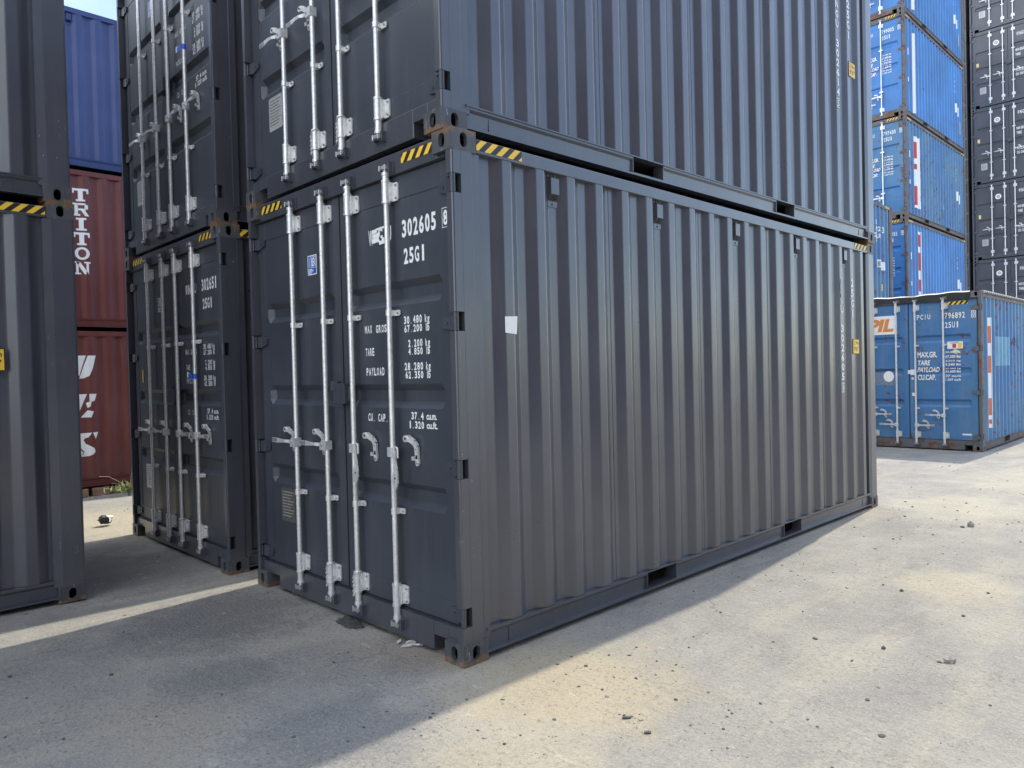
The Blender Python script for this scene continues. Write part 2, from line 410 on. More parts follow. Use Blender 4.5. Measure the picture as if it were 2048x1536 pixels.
def roof_mesh(H, mat):
    mb = MB(); y = .12; i = 0; pts = []
    while y < LEN-.12:
        pts += [(y, 0), (y+.06, 0), (y+.08, -.018), (y+.14, -.018)]; y += .16
    pts.append((LEN-.1, 0))
    for yy, d in pts: mb.v += [(.06, yy, H-.03+d), (W-.06, yy, H-.03+d)]
    for k in range(len(pts)-1): mb.f.append((2*k, 2*k+1, 2*k+3, 2*k+2)); mb.m.append(0); mb.sm.append(False)
    return mb.mesh('roof', [mat])
def floor_mesh():
    mb = MB(); mb.box(.09, W-.09, .09, LEN-.07, .170, .190)
    y = .4
    while y < LEN-.3:
        if not (1.66 < y < 2.1 or 3.76 < y < 4.19): mb.box(.09, W-.09, y, y+.04, .040, .1695)
        y += .3
    return mb.mesh('floor', [FLOORM])

# ------------------------------------------------------------------ doors
BARX = (.650, 1.065, 1.395, 1.815)
YD = .058                                  # door face
GRO = (2.065, 1.455, .868)
def door_mesh(x0, x1, H, mat, dz):
    mb = MB(); z0, z1 = .196, H-.142
    so, si = (.085, .075)
    lo, hi = (so, si) if x0 < 1 else (si, so)
    mb.box(x0, x0+lo, YD, YD+.045, z0, z1); mb.box(x1-hi, x1, YD, YD+.045, z0, z1)
    mb.box(x0+lo, x1-hi, YD+.0015, YD+.045, z0, z0+.125); mb.box(x0+lo, x1-hi, YD+.0015, YD+.045, z1-.135, z1)
    a, b, c, d = x0+lo, x1-hi, z0+.125, z1-.135
    yp = YD+.0055
    xs = [a, a+.012, a+.045, b-.045, b-.012, b]; zs = [c]
    for g in sorted(GRO):
        g -= dz*(g/2.9)
        zs += [g-.072, g-.030, g+.034, g+.072]
    zs.append(d)
    base = len(mb.v)
    for j, z in enumerate(zs):
        for i, x in enumerate(xs):
            rec = (1 <= j <= len(zs)-2) and ((j-1) % 4 in (1, 2)) and i in (2, 3)
            mb.v.append((x, yp + (.036 if rec else 0), z))
    for j in range(len(zs)-1):
        for i in range(5):
            k = base + j*6 + i
            mb.f.append((k, k+1, k+7, k+6)); mb.m.append(0); mb.sm.append(False)
    return mb.mesh('door', [mat])
def gasket_mesh(x0, x1, H):
    mb = MB(); z0, z1 = .196, H-.142
    mb.box(x0-.012, x1+.012, YD-.012, YD+.02, z0-.011, z0-.001); mb.box(x0-.012, x1+.012, YD-.010, YD+.03, z1+.001, z1+.008)
    mb.box(x0-.018, x0-.001, YD+.012, YD+.03, z0, z1); mb.box(x1+.001, x1+.018, YD+.012, YD+.03, z0, z1)
    mb.box(x0-.012, x1+.012, YD+.0, YD+.016, z0-.0105, z0-.010)
    return mb.mesh('gasket', [RUBBER])
def bar_mesh(x, H, galv, cast, far=False):
    mb = MB(); y = .014; zt = H-.092
    n = 8 if far else 14
    mb.cyl((x, y, .128), (x, y, zt-.03), .0162, n=n)
    if far:
        for zc in (.272, H-.232): mb.box(x-.026, x+.026, -.010, .045, zc-.055, zc+.055); mb.box(x-.06, x+.06, .045, .0575, zc-.05, zc+.05)
        for zc in (.77, 1.95): mb.box(x-.05, x+.05, -.004, .0575, zc-.016, zc+.016)
    for s, zc in ((-1, .128), (1, zt-.03)):
        mb.cyl((x, y, zc), (x, y, zc-s*.075), .0205, n=n); mb.cyl((x, y, zc+s*.004), (x, y, zc-s*.014), .0245, n=n)
        mb.cyl((x, y, zc), (x, y, zc+s*.03), .014, n=8)
        zz = zc+s*.028
        mb.prism([(x-.034, y-.022), (x-.012, y-.034), (x+.03, y-.030), (x+.036, y-.016), (x+.008, y-.016), (x+.012, y+.008), (x-.012, y+.012), (x-.018, y-.008), (x-.03, y-.008)], 'z', zz-.010, zz+.010, 1)
        mb.cyl((x-.026, y-.024, zz-.016), (x-.026, y-.024, zz+.016), .007, n=8, mi=1); mb.cyl((x+.028, y-.024, zz-.015), (x+.028, y-.024, zz+.015), .006, n=8, mi=1)
    return mb.mesh('locking_bar', [galv, cast])
def sleeve_mesh(x, zc, galv):
    mb = MB(); y = .014; h = .058
    mb.cyl((x, y, zc-h), (x, y, zc+h), .0248, n=16); mb.cyl((x, y, zc+h-.003), (x, y, zc+h+.010), .0272, n=16); mb.cyl((x, y, zc-h-.010), (x, y, zc-h+.003), .0272, n=16)
    mb.box(x, x+.030, y+.012, YD-.004, zc-h+.002, zc+h-.002)
    mb.prism([(x-.03, zc-h+.004), (x+.062, zc-h+.004), (x+.070, zc-h+.014), (x+.070, zc+h-.014), (x+.062, zc+h-.004), (x-.03, zc+h-.004)], 'y', YD-.010, YD-.0005)
    for dz in (-.038, .036): mb.cyl((x+.054, YD-.0195, zc+dz), (x+.054, YD-.009, zc+dz), .0068, .009, n=10, mi=1)
    return mb.mesh('bar_bearing', [galv, GALVD])
def clamp_mesh(x, zc, galv):
    mb = MB(); y = .014; h = .017
    mb.cyl((x, y, zc-h), (x, y, zc+h), .0212, n=14)
    mb.box(x, x+.016, y+.008, YD-.003, zc-h+.001, zc+h-.001)
    mb.prism([(x-.02, zc-h), (x+.050, zc-h), (x+.058, zc-h+.006), (x+.058, zc+h-.006), (x+.050, zc+h), (x-.02, zc+h)], 'y', YD-.009, YD-.0005)
    mb.cyl((x+.040, YD-.018, zc), (x+.040, YD-.008, zc), .0062, .0075, n=8, mi=1)
    mb.cyl((x-.012, y-.02, zc), (x-.012, y-.0125, zc), .004, n=6, mi=2)
    return mb.mesh('bar_clamp', [galv, GALVD, DARK])
def strip(mb, pts, wd, th, mi=0):
    """flat bar along pts (x,z) of face width wd, thickness th in y; pts: (x, y, z, halfwidth)"""
    for (xa, ya, za, ha), (xb, yb, zb, hb) in zip(pts, pts[1:]):
        d = Vector((xb-xa, 0, zb-za)).normalized(); n = Vector((-d.z, 0, d.x))
        A = Vector((xa, ya, za)); B = Vector((xb, yb, zb)); Y = Vector((0, th/2, 0))
        q = [A+n*ha-Y, A-n*ha-Y, A-n*ha+Y, A+n*ha+Y]; r = [B+n*hb-Y, B-n*hb-Y, B-n*hb+Y, B+n*hb+Y]
        mb.face(q, mi); mb.face(r[::-1], mi)
        for i in range(4):
            j = (i+1) % 4; mb.face([q[i], r[i], r[j], q[j]], mi)
def handle_mesh(x, s, z, down=False):
    mb = MB(); y = .014
    if not down:                                  # lever lying across, towards s
        mb.box(x-.020, x+.020, -.012, .038, z-.030, z+.030)
        mb.prism([(x+s*.012, z-.032), (x+s*.050, z-.030), (x+s*.054, z-.012), (x+s*.054, z+.016), (x+s*.038, z+.032), (x+s*.012, z+.030)], 'y', -.008, .020)
        mb.cyl((x+s*.036, -.014, z), (x+s*.036, .024, z), .008, n=10, mi=1)
        strip(mb, [(x+s*.040, .000, z, .014), (x+s*.085, .000, z+.002, .012), (x+s*.120, -.014, z+.004, .010), (x+s*.175, -.018, z+.004, .013), (x+s*.235, -.012, z+.004, .017), (x+s*.315, -.010, z+.006, .016)], 0, .008)
        strip(mb, [(x+s*.235, -.0175, z+.006, .012), (x+s*.31, -.0165, z+.007, .012)], 0, .003, 1)
    else:                                         # lever swung down beside the bar
        x += .046
        mb.box(x-.065, x-.025, -.014, .036, z-.028, z+.028); mb.box(x-.026, x-.005, -.010, .020, z-.024, z+.024); mb.box(x-.006, x+.014, -.024, .006, z-.024, z+.024)
        pts = [(x+.012, -.020, z-.03)] + [(x+.030+.020*math.cos(t), -.020, z+.018+.016*math.sin(t)) for t in (3.1, 2.5, 2.0, 1.57, 1.1, .6, .1)] + [(x+.050, -.020, z-.028)]
        mb.path(pts, .0055, 8)
        mb.cyl((x, -.022, z), (x, -.010, z), .007, n=8, mi=1)
        strip(mb, [(x+.022, -.020, z+.018, .009), (x+.022, -.022, z-.048, .010), (x+.034, -.026, z-.095, .016), (x+.034, -.030, z-.130, .026), (x+.034, -.030, z-.175, .026), (x+.020, -.026, z-.215, .012), (x+.008, -.018, z-.225, .010), (x+.010, -.018, z-.325, .009)], 0, .008)
        for dz, r in ((-.128, .003), (-.147, .007), (-.166, .003)): mb.cyl((x+.034, -.035, z+dz), (x+.034, -.033, z+dz), r, n=8, mi=2)
    return mb.mesh('handle', [GALV, GALVD, DARK])
def catch_mesh(x, z, s=1):
    """cast catch bolted to the door: hook above, tongue below"""
    mb = MB(); y = YD-.006
    strip(mb, [(x+s*.046, y, z-.085, .008), (x+s*.046, y, z-.066, .017), (x+s*.044, y, z-.03, .016), (x+s*.044, y-.004, z+.028, .018), (x+s*.030, y-.012, z+.054, .018), (x+s*.004, y-.024, z+.072, .017), (x-s*.022, y-.030, z+.074, .019), (x-s*.036, y-.026, z+.070, .011)], 0, .014)
    mb.cyl((x-s*.024, y-.038, z+.073), (x-s*.024, y-.002, z+.073), .020, n=12)
    mb.cyl((x-s*.020, y-.041, z+.073), (x-s*.020, y-.0375, z+.074), .007, n=8, mi=2)
    mb.box(x+s*.016, x+s*.034, y-.022, y, z-.052, z-.030); mb.cyl((x+s*.046, y-.014, z-.067), (x+s*.046, y-.006, z-.067), .009, n=10, mi=1)
    mb.cyl((x+s*.044, y-.012, z+.012), (x+s*.044, y-.007, z+.012), .006, n=8, mi=1)
    mb.box(x+s*.036, x+s*.052, y-.0085, y-.0075, z-.045, z-.022, 2)
    return mb.mesh('handle_catch', [GALV, GALVD, DARK])
def hinge_mesh(s, zc, mat):
    mb = MB(); X = (lambda a: W-a) if s > 0 else (lambda a: a)
    mb.cyl((X(.0165), .0175, zc-.0495), (X(.0165), .0175, zc+.0495), .0155, n=16)
    mb.prism([(X(.045), zc-.046), (X(.085), zc-.042), (X(.165), zc-.026), (X(.172), zc-.018), (X(.172), zc+.018), (X(.165), zc+.026), (X(.085), zc+.042), (X(.045), zc+.046)][::1], 'y', YD-.013, YD-.001)
    mb.prism([(X(.018), .010), (X(.028), .034), (X(.080), .040), (X(.10), YD-.013), (X(.045), YD-.013)], 'z', zc-.044, zc+.044)
    mb.cyl((X(.130), YD-.017, zc), (X(.130), YD-.0125, zc), .010, n=10)
    return mb.mesh('hinge', [mat])
def hinge_gap_shade(s, zc):
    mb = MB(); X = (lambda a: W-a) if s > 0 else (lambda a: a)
    mb.box(X(.036), X(.040), .030, .0655, zc-.0515, zc+.0515)  # thin near-black plate: shade of the hinge notch put in as colour
    return mb.mesh('hinge_gap_shade', [DARK])
def keeper_mesh(x, zc, mat):
    mb = MB(); y = .032
    if 1:
        mb.box(x-.008, x+.048, .006, y, zc-.008, zc+.008); mb.box(x-.040, x-.030, .004, y, zc-.022, zc+.022)
        mb.box(x+.040, x+.054, .000, y, zc-.030, zc+.030)
        mb.prism([(x-.052, zc-.028), (x+.062, zc-.036), (x+.068, zc), (x+.062, zc+.036), (x-.052, zc+.028)], 'y', y-.005, y-.001)
    return mb.mesh('cam_keeper', [mat])
def lockbox_mesh(mat):
    mb = MB(); mb.box(1.185, 1.325, -.006, YD-.001, 1.405, 1.535); mb.box(1.10, 1.184, .030, YD-.001, 1.49, 1.550); mb.box(1.235, 1.262, .02, .04, 1.385, 1.404)
    mb.box(1.326, 1.35, .020, YD-.002, 1.425, 1.515)
    return mb.mesh('lock_box', [mat])
def vent_mesh(y, z, mat):
    mb = MB(); x = XO-DEP+.001
    mb.box(x, x+.004, y-.042, y+.042, z-.105, z+.095)
    mb.prism([(x+.004, z-.070), (x+.030, z-.030), (x+.030, z+.066), (x+.022, z+.076), (x+.004, z+.076)], 'y', y-.036, y+.036)
    for k in range(5): mb.box(x+.010+.0045*k, x+.0145+.0045*k, y-.030, y+.030, z-.066+.007*k, z-.0635+.007*k, 1)
    mb.cyl((x+.004, y+.0, z-.088), (x+.010, y, z-.088), .007, n=8); mb.cyl((x+.004, y-.014, z+.086), (x+.012, y-.014, z+.086), .006, n=8); mb.cyl((x+.004, y+.014, z+.086), (x+.012, y+.014, z+.086), .006, n=8)
    return mb.mesh('vent', [mat, DARK])
def hazard_front(x0, x1, z0, z1, y, n=4):
    mb = MB(); mb.box(x0, x1, y, y+.001, z0, z1, 1); h = z1-z0; p = (x1-x0)/n; yy = y-.0008
    for k in range(n+1):
        a = x0+p*k-h*.55+.01; q = [(a, z0), (a+p*.5, z0), (a+p*.5+h*.8, z1), (a+h*.8, z1)]
        q = clipx(q, x0, x1)
        if len(q) > 2: mb.face([(u, yy, v) for u, v in q], 0)
    return mb.mesh('hazard_tape', [YEL, BLK])
def clipx(poly, a, b):
    for lim, sgn in ((a, 1), (b, -1)):
        out = []
        for i in range(len(poly)):
            p, q = poly[i], poly[(i+1) % len(poly)]
            pi, qi = sgn*(p[0]-lim) >= 0, sgn*(q[0]-lim) >= 0
            if pi: out.append(p)
            if pi != qi:
                t = (lim-p[0])/(q[0]-p[0]); out.append((lim, p[1]+t*(q[1]-p[1])))
        poly = out
        if not poly: break
    return poly
def hazard_side(y0, y1, z0, z1, x, s=1, n=4):
    mb = MB(); mb.box(x, x+s*.001, y0, y1, z0, z1, 1); h = z1-z0; p = (y1-y0)/n; xx = x+s*.0018
    for k in range(n+1):
        a = y0+p*k-h*.5; q = clipx([(a, z0), (a+p*.5, z0), (a+p*.5+h*1.1, z1), (a+h*1.1, z1)], y0, y1)
        if len(q) > 2: mb.face([(xx, u, v) for u, v in q], 0)
    return mb.mesh('hazard_tape', [YEL, BLK])

# ------------------------------------------------------------------ door lettering
yt = YD - .0012
def grey_letters(number, prefix, check=None):
    mb = MB()
    if prefix == 'smeared':
        text_on(mb, 'W', 1.548, 1.60, 2.385, 2.480, yt, 0, .02); text_on(mb, 'G', 1.645, 1.70, 2.385, 2.480, yt, 0, .02); text_on(mb, 'U', 1.745, 1.79, 2.385, 2.480, yt)
        for k, (a, b, c, d) in enumerate(((1.592, 1.655, 2.395, 2.424), (1.600, 1.668, 2.424, 2.452), (1.590, 1.640, 2.452, 2.478), (1.665, 1.738, 2.378, 2.402), (1.640, 1.745, 2.470, 2.484), (1.70, 1.742, 2.402, 2.418))):
            mb.face([(a, yt-.0006-.0004*k, c), (b, yt-.0006-.0004*k, c+.004), (b+.008, yt-.0006-.0004*k, d+.004), (a-.006, yt-.0006-.0004*k, d-.002)])
    elif prefix: text_mono(mb, prefix, 1.52, 1.78, 2.385, 2.475, yt, 0, .034)
    if prefix == 'WNGU':
        for k in range(5): mb.face([(1.53+.045*k, yt-.0006, 2.392), (1.545+.045*k, yt-.0006, 2.39), (1.565+.045*k, yt-.0006, 2.47), (1.545+.045*k, yt-.0006, 2.472)])
    text_mono(mb, number, 1.898, 2.217, 2.387, 2.490, yt, 0, .034)
    if check:
        yy = YD-.0035
        text_on(mb, check, 2.292, 2.328, 2.396, 2.480, yy, 0, .034); frame_on(mb, 2.281, 2.339, 2.384, 2.493, yy, .0035)
    text_mono(mb, '25G1', 1.910, 2.110, 2.230, 2.322, yt, 0, .034)
    yy = yt
    text_mono(mb, 'MAX', 1.479, 1.558, 1.846, 1.895, yy); text_mono(mb, 'GROSS', 1.602, 1.745, 1.843, 1.892, yy)
    text_mono(mb, 'TARE', 1.481, 1.575, 1.704, 1.753, yy); text_mono(mb, 'PAYLOAD', 1.484, 1.680, 1.581, 1.630, yy)
    text_mono(mb, 'CU. CAP.', 1.491, 1.704, 1.296, 1.345, yy)
    for t, x0, z0, z1, un in (('30.480', 1.894, 1.879, 1.925, 'kg'), ('67.200', 1.896, 1.829, 1.873, 'lb'), ('2.200', 1.930, 1.742, 1.786, 'kg'), ('4.850', 1.930, 1.696, 1.738, 'lb'), ('28.280', 1.889, 1.607, 1.652, 'kg'), ('62.350', 1.896, 1.558, 1.602, 'lb')):
        text_mono(mb, t, x0, 2.066, z0, z1, yy)
        if un == 'kg': text_on(mb, 'k', 2.094, 2.112, z0, z1, yy); text_on(mb, 'g', 2.117, 2.136, z0-.014, z0+.031, yy)
        else: text_on(mb, 'l', 2.102, 2.108, z0, z1, yy); text_on(mb, 'b', 2.114, 2.133, z0, z1, yy)
    text_mono(mb, '37.4', 1.942, 2.058, 1.318, 1.362, yy); text_on(mb, 'cu.m.', 2.085, 2.180, 1.320, 1.349, yy)
    text_mono(mb, '1.320', 1.915, 2.060, 1.266, 1.309, yy); text_on(mb, 'cu.ft.', 2.085, 2.184, 1.268, 1.309, yy)
    # text strikes the door panel, which sits 5.5 mm behind the stiles
    for i, v in enumerate(mb.v):
        if v[0] < 2.27: mb.v[i] = (v[0], v[1]+.0055, v[2])
    return mb
def class_sticker():
    mb = MB(); x0, x1, z0, z1 = .788, .910, 2.288, 2.424; y = YD+.0046
    quad_on(mb, x0, x1, z0, z1, y, 0); quad_on(mb, x0+.007, x1-.007, z0+.007, z1-.007, y-.0006, 1)
    text_on(mb, 'L', .842, .874, z0+.058, z1-.020, y-.0012, 0, .02); text_on(mb, 'R', .858, .898, z0+.060, z1-.020, y-.0014, 0, .01)
    frame_on(mb, .832, .904, z0+.048, z1-.012, y-.0012, .003, 0)
    vs, fs = glyphs('CERTIFIED', .01); b = len(mb.v)
    mb.v += [(.819-(.012)*c, y-.0012, z0+.05+.072*a) for a, c in vs]
    for f in fs: mb.f.append(tuple(b+i for i in f)); mb.m.append(0); mb.sm.append(False)
    for k, wv in enumerate((.052, .070, .056, .040)): quad_on(mb, .800, .800+wv, z0+.036-.0085*k, z0+.041-.0085*k, y-.0012, 0)
    return mb.mesh('class_sticker', [WHITE, STICK])
def round_sticker():
    mb = MB(); cx, cz, y = 1.02-.17, 2.33, YD+.004
    def ring(r0, r1, mi, yy):
        for i in range(24):
            a, b = 2*math.pi*i/24, 2*math.pi*(i+1)/24
            mb.face([(cx+r0*math.cos(a), yy, cz+r0*math.sin(a)), (cx+r1*math.cos(a), yy, cz+r1*math.sin(a)), (cx+r1*math.cos(b), yy, cz+r1*math.sin(b)), (cx+r0*math.cos(b), yy, cz+r0*math.sin(b))], mi)
    ring(.055, .100, 0, y); ring(.0, .052, 1, y); ring(.022, .038, 0, y-.001); ring(.0, .012, 0, y-.001)
    return mb.mesh('class_sticker', [WHITE, BLK])
def data_plate(x0, x1, z0, z1, mat):
    mb = MB(); y = YD+.0052
    mb.prism([(x0+.01, z0), (x1-.01, z0), (x1, z0+.01), (x1, z1-.01), (x1-.01, z1), (x0+.01, z1), (x0, z1-.01), (x0, z0+.01)], 'y', y-.002, y)
    for k in range(9): quad_on(mb, x0+.018, x1-.02-.02*(k % 3), z1-.03-.022*k, z1-.024-.022*k, y-.0026, 1)
    return mb.mesh('data_plate', [mat, PLATEL if mat is PLATE else PLATE])

def lines_block(mb, rows, x0, x1, z1, h, gap, y, mono=True):
    for i, r in enumerate(rows):
        z = z1 - i*(h+gap); text_mono(mb, r, x0, x1, z-h, z, y)
def blue_letters(number, check, big, small, size='25U1'):
    mb = MB(); y = yt
    text_mono(mb, 'PCIU', 1.37, 1.60, 2.436, 2.53, y, 0, .02)
    text_mono(mb, number, 1.842, 2.168, 2.425, 2.535, y, 0, .02); text_mono(mb, size, 1.842, 2.065, 2.255, 2.365, y, 0, .02)
    text_on(mb, check, 2.288, 2.322, 2.437, 2.535, YD-.003, 0, .02); frame_on(mb, 2.268, 2.342, 2.42, 2.55, YD-.003, .01)
    for t, x1, z0, z1, sh in big: text_on(mb, t, 1.372, x1, z0, z1, y, 0, .03, sh)
    for t, z0, z1 in small: text_on(mb, t, 1.84, 2.09, z0, z1, y, 0, .03)
    return mb

def split_mb(mb, zc):
    out = []
    for hi in (True, False):
        q = MB()
        for f in mb.f:
            pts = [mb.v[i] for i in f]
            if (sum(p[2] for p in pts)/len(pts) > zc) == hi: q.face(pts)
        out.append(q.mesh('number_lettering' if hi else 'weight_lettering', [WHITE]))
    return out
# ------------------------------------------------------------------ the container
def sub(name, key, fn, parent, bevel=0, label=None):
    o = link(name, cached(key, fn), parent, bevel)
    if label: o['label'] = label
    return o
def container(label, loc, group, cat='shipping container', H=2.896, rz=0, body=None, frame=None, cast=None, letters=None, letter_key=None,
              handles='closed', far=False, sticker='class', plate=PLATE, vents=True, tapes=True, roof=True, header=True, doors=True):
    body = body or GREY; frame = frame or body; cast = cast or frame; dpaint = GREYD if body is GREY else body
    bk, fk, ck = body.name, frame.name, cast.name; dz = 2.896-H
    root = bpy.data.objects.new('shipping_container', None); C.objects.link(root)
    root.location = loc; root.rotation_euler = (0, 0, rz); root.empty_display_size = .3
    tag(root, label, cat, group)
    for sx in (-1, 1):
        for sy in (-1, 1):
            for sz in (-1, 1): sub('corner_casting', ('cc', sx, sy, sz, H, ck), lambda: casting_mesh(sx, sy, sz, H, cast), root, 0 if far else .006)
            sub('corner_post', ('cp', sx, sy, H, fk), lambda: post_mesh(sx, sy, H, GREYP if frame is GREY else frame, dz), root, 0 if far else .0025)
        o_ = sub('side_wall', ('sw', sx, H, bk), lambda: side_wall_mesh(sx, H, body), root); wn = o_.modifiers.new('wn', 'WEIGHTED_NORMAL'); wn.weight = 60; wn.keep_sharp = True
        sub('bottom_side_rail', ('br', sx, fk), lambda: bottom_rail_mesh(sx, frame), root)
        sub('top_side_rail', ('tr', sx, H, fk), lambda: top_rail_mesh(sx, H, frame), root, 0 if far else .005)
    sub('door_sill', ('sill', fk), lambda: sill_mesh(frame), root, 0 if far else .003)
    sub('door_header', ('hd', H, fk), lambda: header_mesh(H, frame), root, 0 if far else .003)
    sub('front_wall', ('ew', H, bk), lambda: end_wall_mesh(H, body), root)
    if roof: sub('roof', ('rf', H, bk), lambda: roof_mesh(H, body), root)
    sub('floor', ('fl',), floor_mesh, root)
    if vents:
        for k in range(5):
            yv = C0+PIT/2+PIT*4*k; zv = H-.206
            sub('vent', ('vt', k, H, bk), lambda: vent_mesh(yv, zv, body), root)
    if tapes:
        sub('hazard_tape', ('hf0', H), lambda: hazard_front(.182, .49, H-.088, H-.033, .0328, 4), root)
        sub('hazard_tape', ('hf1', H), lambda: hazard_front(W-.49, W-.182, H-.088, H-.033, .0328, 4), root)
        sub('hazard_tape', ('hs0', H), lambda: hazard_side(.182, .535, H-.096, H-.038, W-.0028), root)
        sub('hazard_tape', ('hs1', H), lambda: hazard_side(5.52, 5.873, H-.096, H-.038, W-.0028), root)
    if not doors: return root
    for di, (x0, x1) in enumerate(((.078, 1.214), (1.232, 2.360))):
        d = sub('door', ('door', di, H, bk), lambda: door_mesh(x0, x1, H, dpaint, dz), root, 0 if far else .002)
        sub('gasket', ('gk', di, H), lambda: gasket_mesh(x0, x1, H), d)
        s = -1 if di == 0 else 1
        for zc in HINGE_Z:
            zh = zc-dz
            sub('hinge', ('hg', s, zh, fk if frame is not GREY else 'g'), lambda: hinge_mesh(s, zh, GREYD if frame is GREY else frame), d)
            if not far: sub('hinge_gap_shade', ('hp', s, zh), lambda: hinge_gap_shade(s, zh), root)
        for b in (0, 1):
            x = (BARX if handles != 'blue' else (.600, 1.010, 1.345, 1.822))[di*2+b]
            sub('locking_bar', ('bar', x, H, far), lambda: bar_mesh(x, H, GALV, GALVD, far), d)
            if not far:
                for zc in (.272, H-.232): sub('bar_bearing', ('sl', x, zc), lambda: sleeve_mesh(x, zc, GALV), d)
                for zc in (.770, 1.950-dz): sub('bar_clamp', ('cl', x, zc), lambda: clamp_mesh(x, zc, GALV), d)
                for zc in (.100, H-.094): sub('cam_keeper', ('kp', x, zc, fk), lambda: keeper_mesh(x, zc, frame), root)
            if handles == 'blue':
                zh = (.45, .645)[b] if di else (.645, .45)[b]
            else: zh = 1.125
            dn = (handles == 'right_down' and di == 1)
            sd = s
            if handles == 'blue': sd = 1 if b == 0 else -1
            sub('handle', ('hn', x, sd, zh, dn), lambda: handle_mesh(x, sd, zh, dn), d)
            if dn: xc, cs = x+(.14 if b == 0 else .145), 1
            else: xc, cs = x+sd*.150, 1
            sub('handle_catch', ('ct', round(xc, 3), zh), lambda: catch_mesh(xc, zh+.010, cs), d)
        if di == 0 and sticker:
            if sticker == 'class': sub('class_sticker', ('st',), class_sticker, d)
            else: sub('class_sticker', ('str',), round_sticker, d)
            if plate: sub('data_plate', ('dp', plate.name), lambda: data_plate(.305, .512, .520, .766, plate), d)
        if di == 1:
            if handles != 'blue': sub('lock_box', ('lb', bk), lambda: lockbox_mesh(dpaint), d, 0 if far else .003)
            if letters:
                big_, small_ = cached(letter_key, lambda: split_mb(letters(), 2.2))
                link('number_lettering', big_, d); link('weight_lettering', small_, d)
    return root
def add_part(root, name, me, label=None):
    o = link(name, me, root)
    if label: o['label'] = label
    return o

H = 2.896
def side_number(prefix, num, chk):
    f = Flat(); f.column(prefix+' '+num, 5.168, .070, 2.478, .0985, 0, .04)
    z = 2.478-.0985*(len(prefix)+len(num)+1) - .012
    f.text(chk, 5.146, 5.190, z-.074, z-.008, 0, .02)
    for a, b, c, d in ((5.130, 5.206, z-.090, z-.082), (5.130, 5.206, z+.000, z+.008), (5.130, 5.136, z-.082, z), (5.200, 5.206, z-.082, z)): f.rect(a, b, c, d)
    f.column('25G1', 5.447, .070, 2.472, .107, 0, .04)
    return f.drape('lettering', [WHITE])
def height_label():
    mb = MB(); x = XO+.002; y0, y1, z0, z1 = 5.435, 5.605, 1.685, 1.845
    mb.prism([(y0+.01, z0), (y1-.01, z0), (y1, z0+.01), (y1, z1-.01), (y1-.01, z1), (y0+.01, z1), (y0, z1-.01), (y0, z0+.01)], 'x', x, x+.002, 1)
    mb.face([(x+.0026, a, b) for a, b in ((y0+.008, z0+.008), (y1-.008, z0+.008), (y1-.008, z1-.008), (y0+.008, z1-.008))], 0)
    for t, a, b, c, d in (('2.9m', y0+.022, y1-.020, 1.785, 1.825), ("9'6\"", y0+.028, y1-.024, 1.715, 1.765)):
        vs, fs = glyphs(t, .01); n = len(mb.v); mb.v += [(x+.0032, a+(b-a)*u, c+(d-c)*v) for u, v in vs]
        for f in fs: mb.f.append(tuple(n+i for i in f)); mb.m.append(1); mb.sm.append(False)
    return mb.mesh('height_label', [YEL, BLK])

NEAR = 'dark grey containers in the three near stacks'
# A: main container
A = container('dark grey container marked 302605 on its door, on the concrete in the middle', (0, 0, .001), NEAR, cast=GREYC,
              letters=lambda: grey_letters('302605', 'smeared', '8'), letter_key=('let', 'A'), handles='right_down')
add_part(A, 'lettering', side_number('WNGU', '302605', '8')); add_part(A, 'height_label', cached(('hl',), height_label))
mb = MB(); mb.face([(XO+.001, .372, 1.806), (XO+.0035, .462, 1.798), (XO+.0035, .470, 1.902), (XO+.001, .372, 1.898)]); add_part(A, 'paper_label', mb.mesh('paper_label', [WHITE]), 'blank white paper label on the corrugated side')
f = Flat(); rnd = random.Random(3)
pts = [(5.172+.040*math.cos(t)*(1+.25*math.sin(3*t)), 2.335+.125*math.sin(t)) for t in [2*math.pi*i/18 for i in range(18)]]
f.poly(pts); add_part(A, 'paint_smear', f.drape('paint_smear', [SMEAR], off=.004), 'grey paint smear over the first letters of the side number')
# B on A
B = container('dark grey container with bluish sheen, stacked on the one marked 302605', (-.063, .027, H+.004), NEAR, rz=-.013, cast=GREYC,
              letters=lambda: grey_letters('302614', 'WNGU', '5'), letter_key=('let', 'B'), plate=PLATEL)
add_part(B, 'lettering', side_number('WNGU', '302614', '5')); add_part(B, 'height_label', cached(('hl',), height_label))
# C and D
Cc = container('dark grey container marked 302651 on its door, standing left of the middle stack', (-2.949, .011, -.029), NEAR, rz=-.008, cast=GREYC,
               letters=lambda: grey_letters('302651', 'WNGU'), letter_key=('let', 'C'), plate=PLATEL)
D = container('dark grey container with blue tape on a locking bar, on top of 302651', (-3.0, .028, H-.026), NEAR, rz=-.012, cast=GREYC,
              letters=lambda: grey_letters('302658', 'WNGU'), letter_key=('let', 'D'), plate=PLATEL)
def tape_tag():
    mb = MB(); y = .010
    mb.face([(1.665, y-.012, 1.640), (1.735, y-.010, 1.628), (1.740, y-.010, 1.672), (1.672, y-.012, 1.690)], 1)
    mb.face([(1.700, y-.0125, 1.628), (1.800, y-.018, 1.620), (1.800, y-.018, 1.668), (1.700, y-.0125, 1.672)], 0)
    mb.cyl((1.815, .014, 1.622), (1.815, .014, 1.668), .0182, n=12, caps=False)
    return mb.mesh('tape_tag', [TAPEB, WHITE])
for r in (Cc, D): add_part(r, 'tape_tag', cached(('tt',), tape_tag), 'white paper tag held to the locking bar by blue tape')
mb = MB(); mb.box(.29, .315, YD-.0015, YD-.0005, 1.60, 1.73); add_part(Cc, 'yellow_sticker', mb.mesh('yellow_sticker', [YEL]))
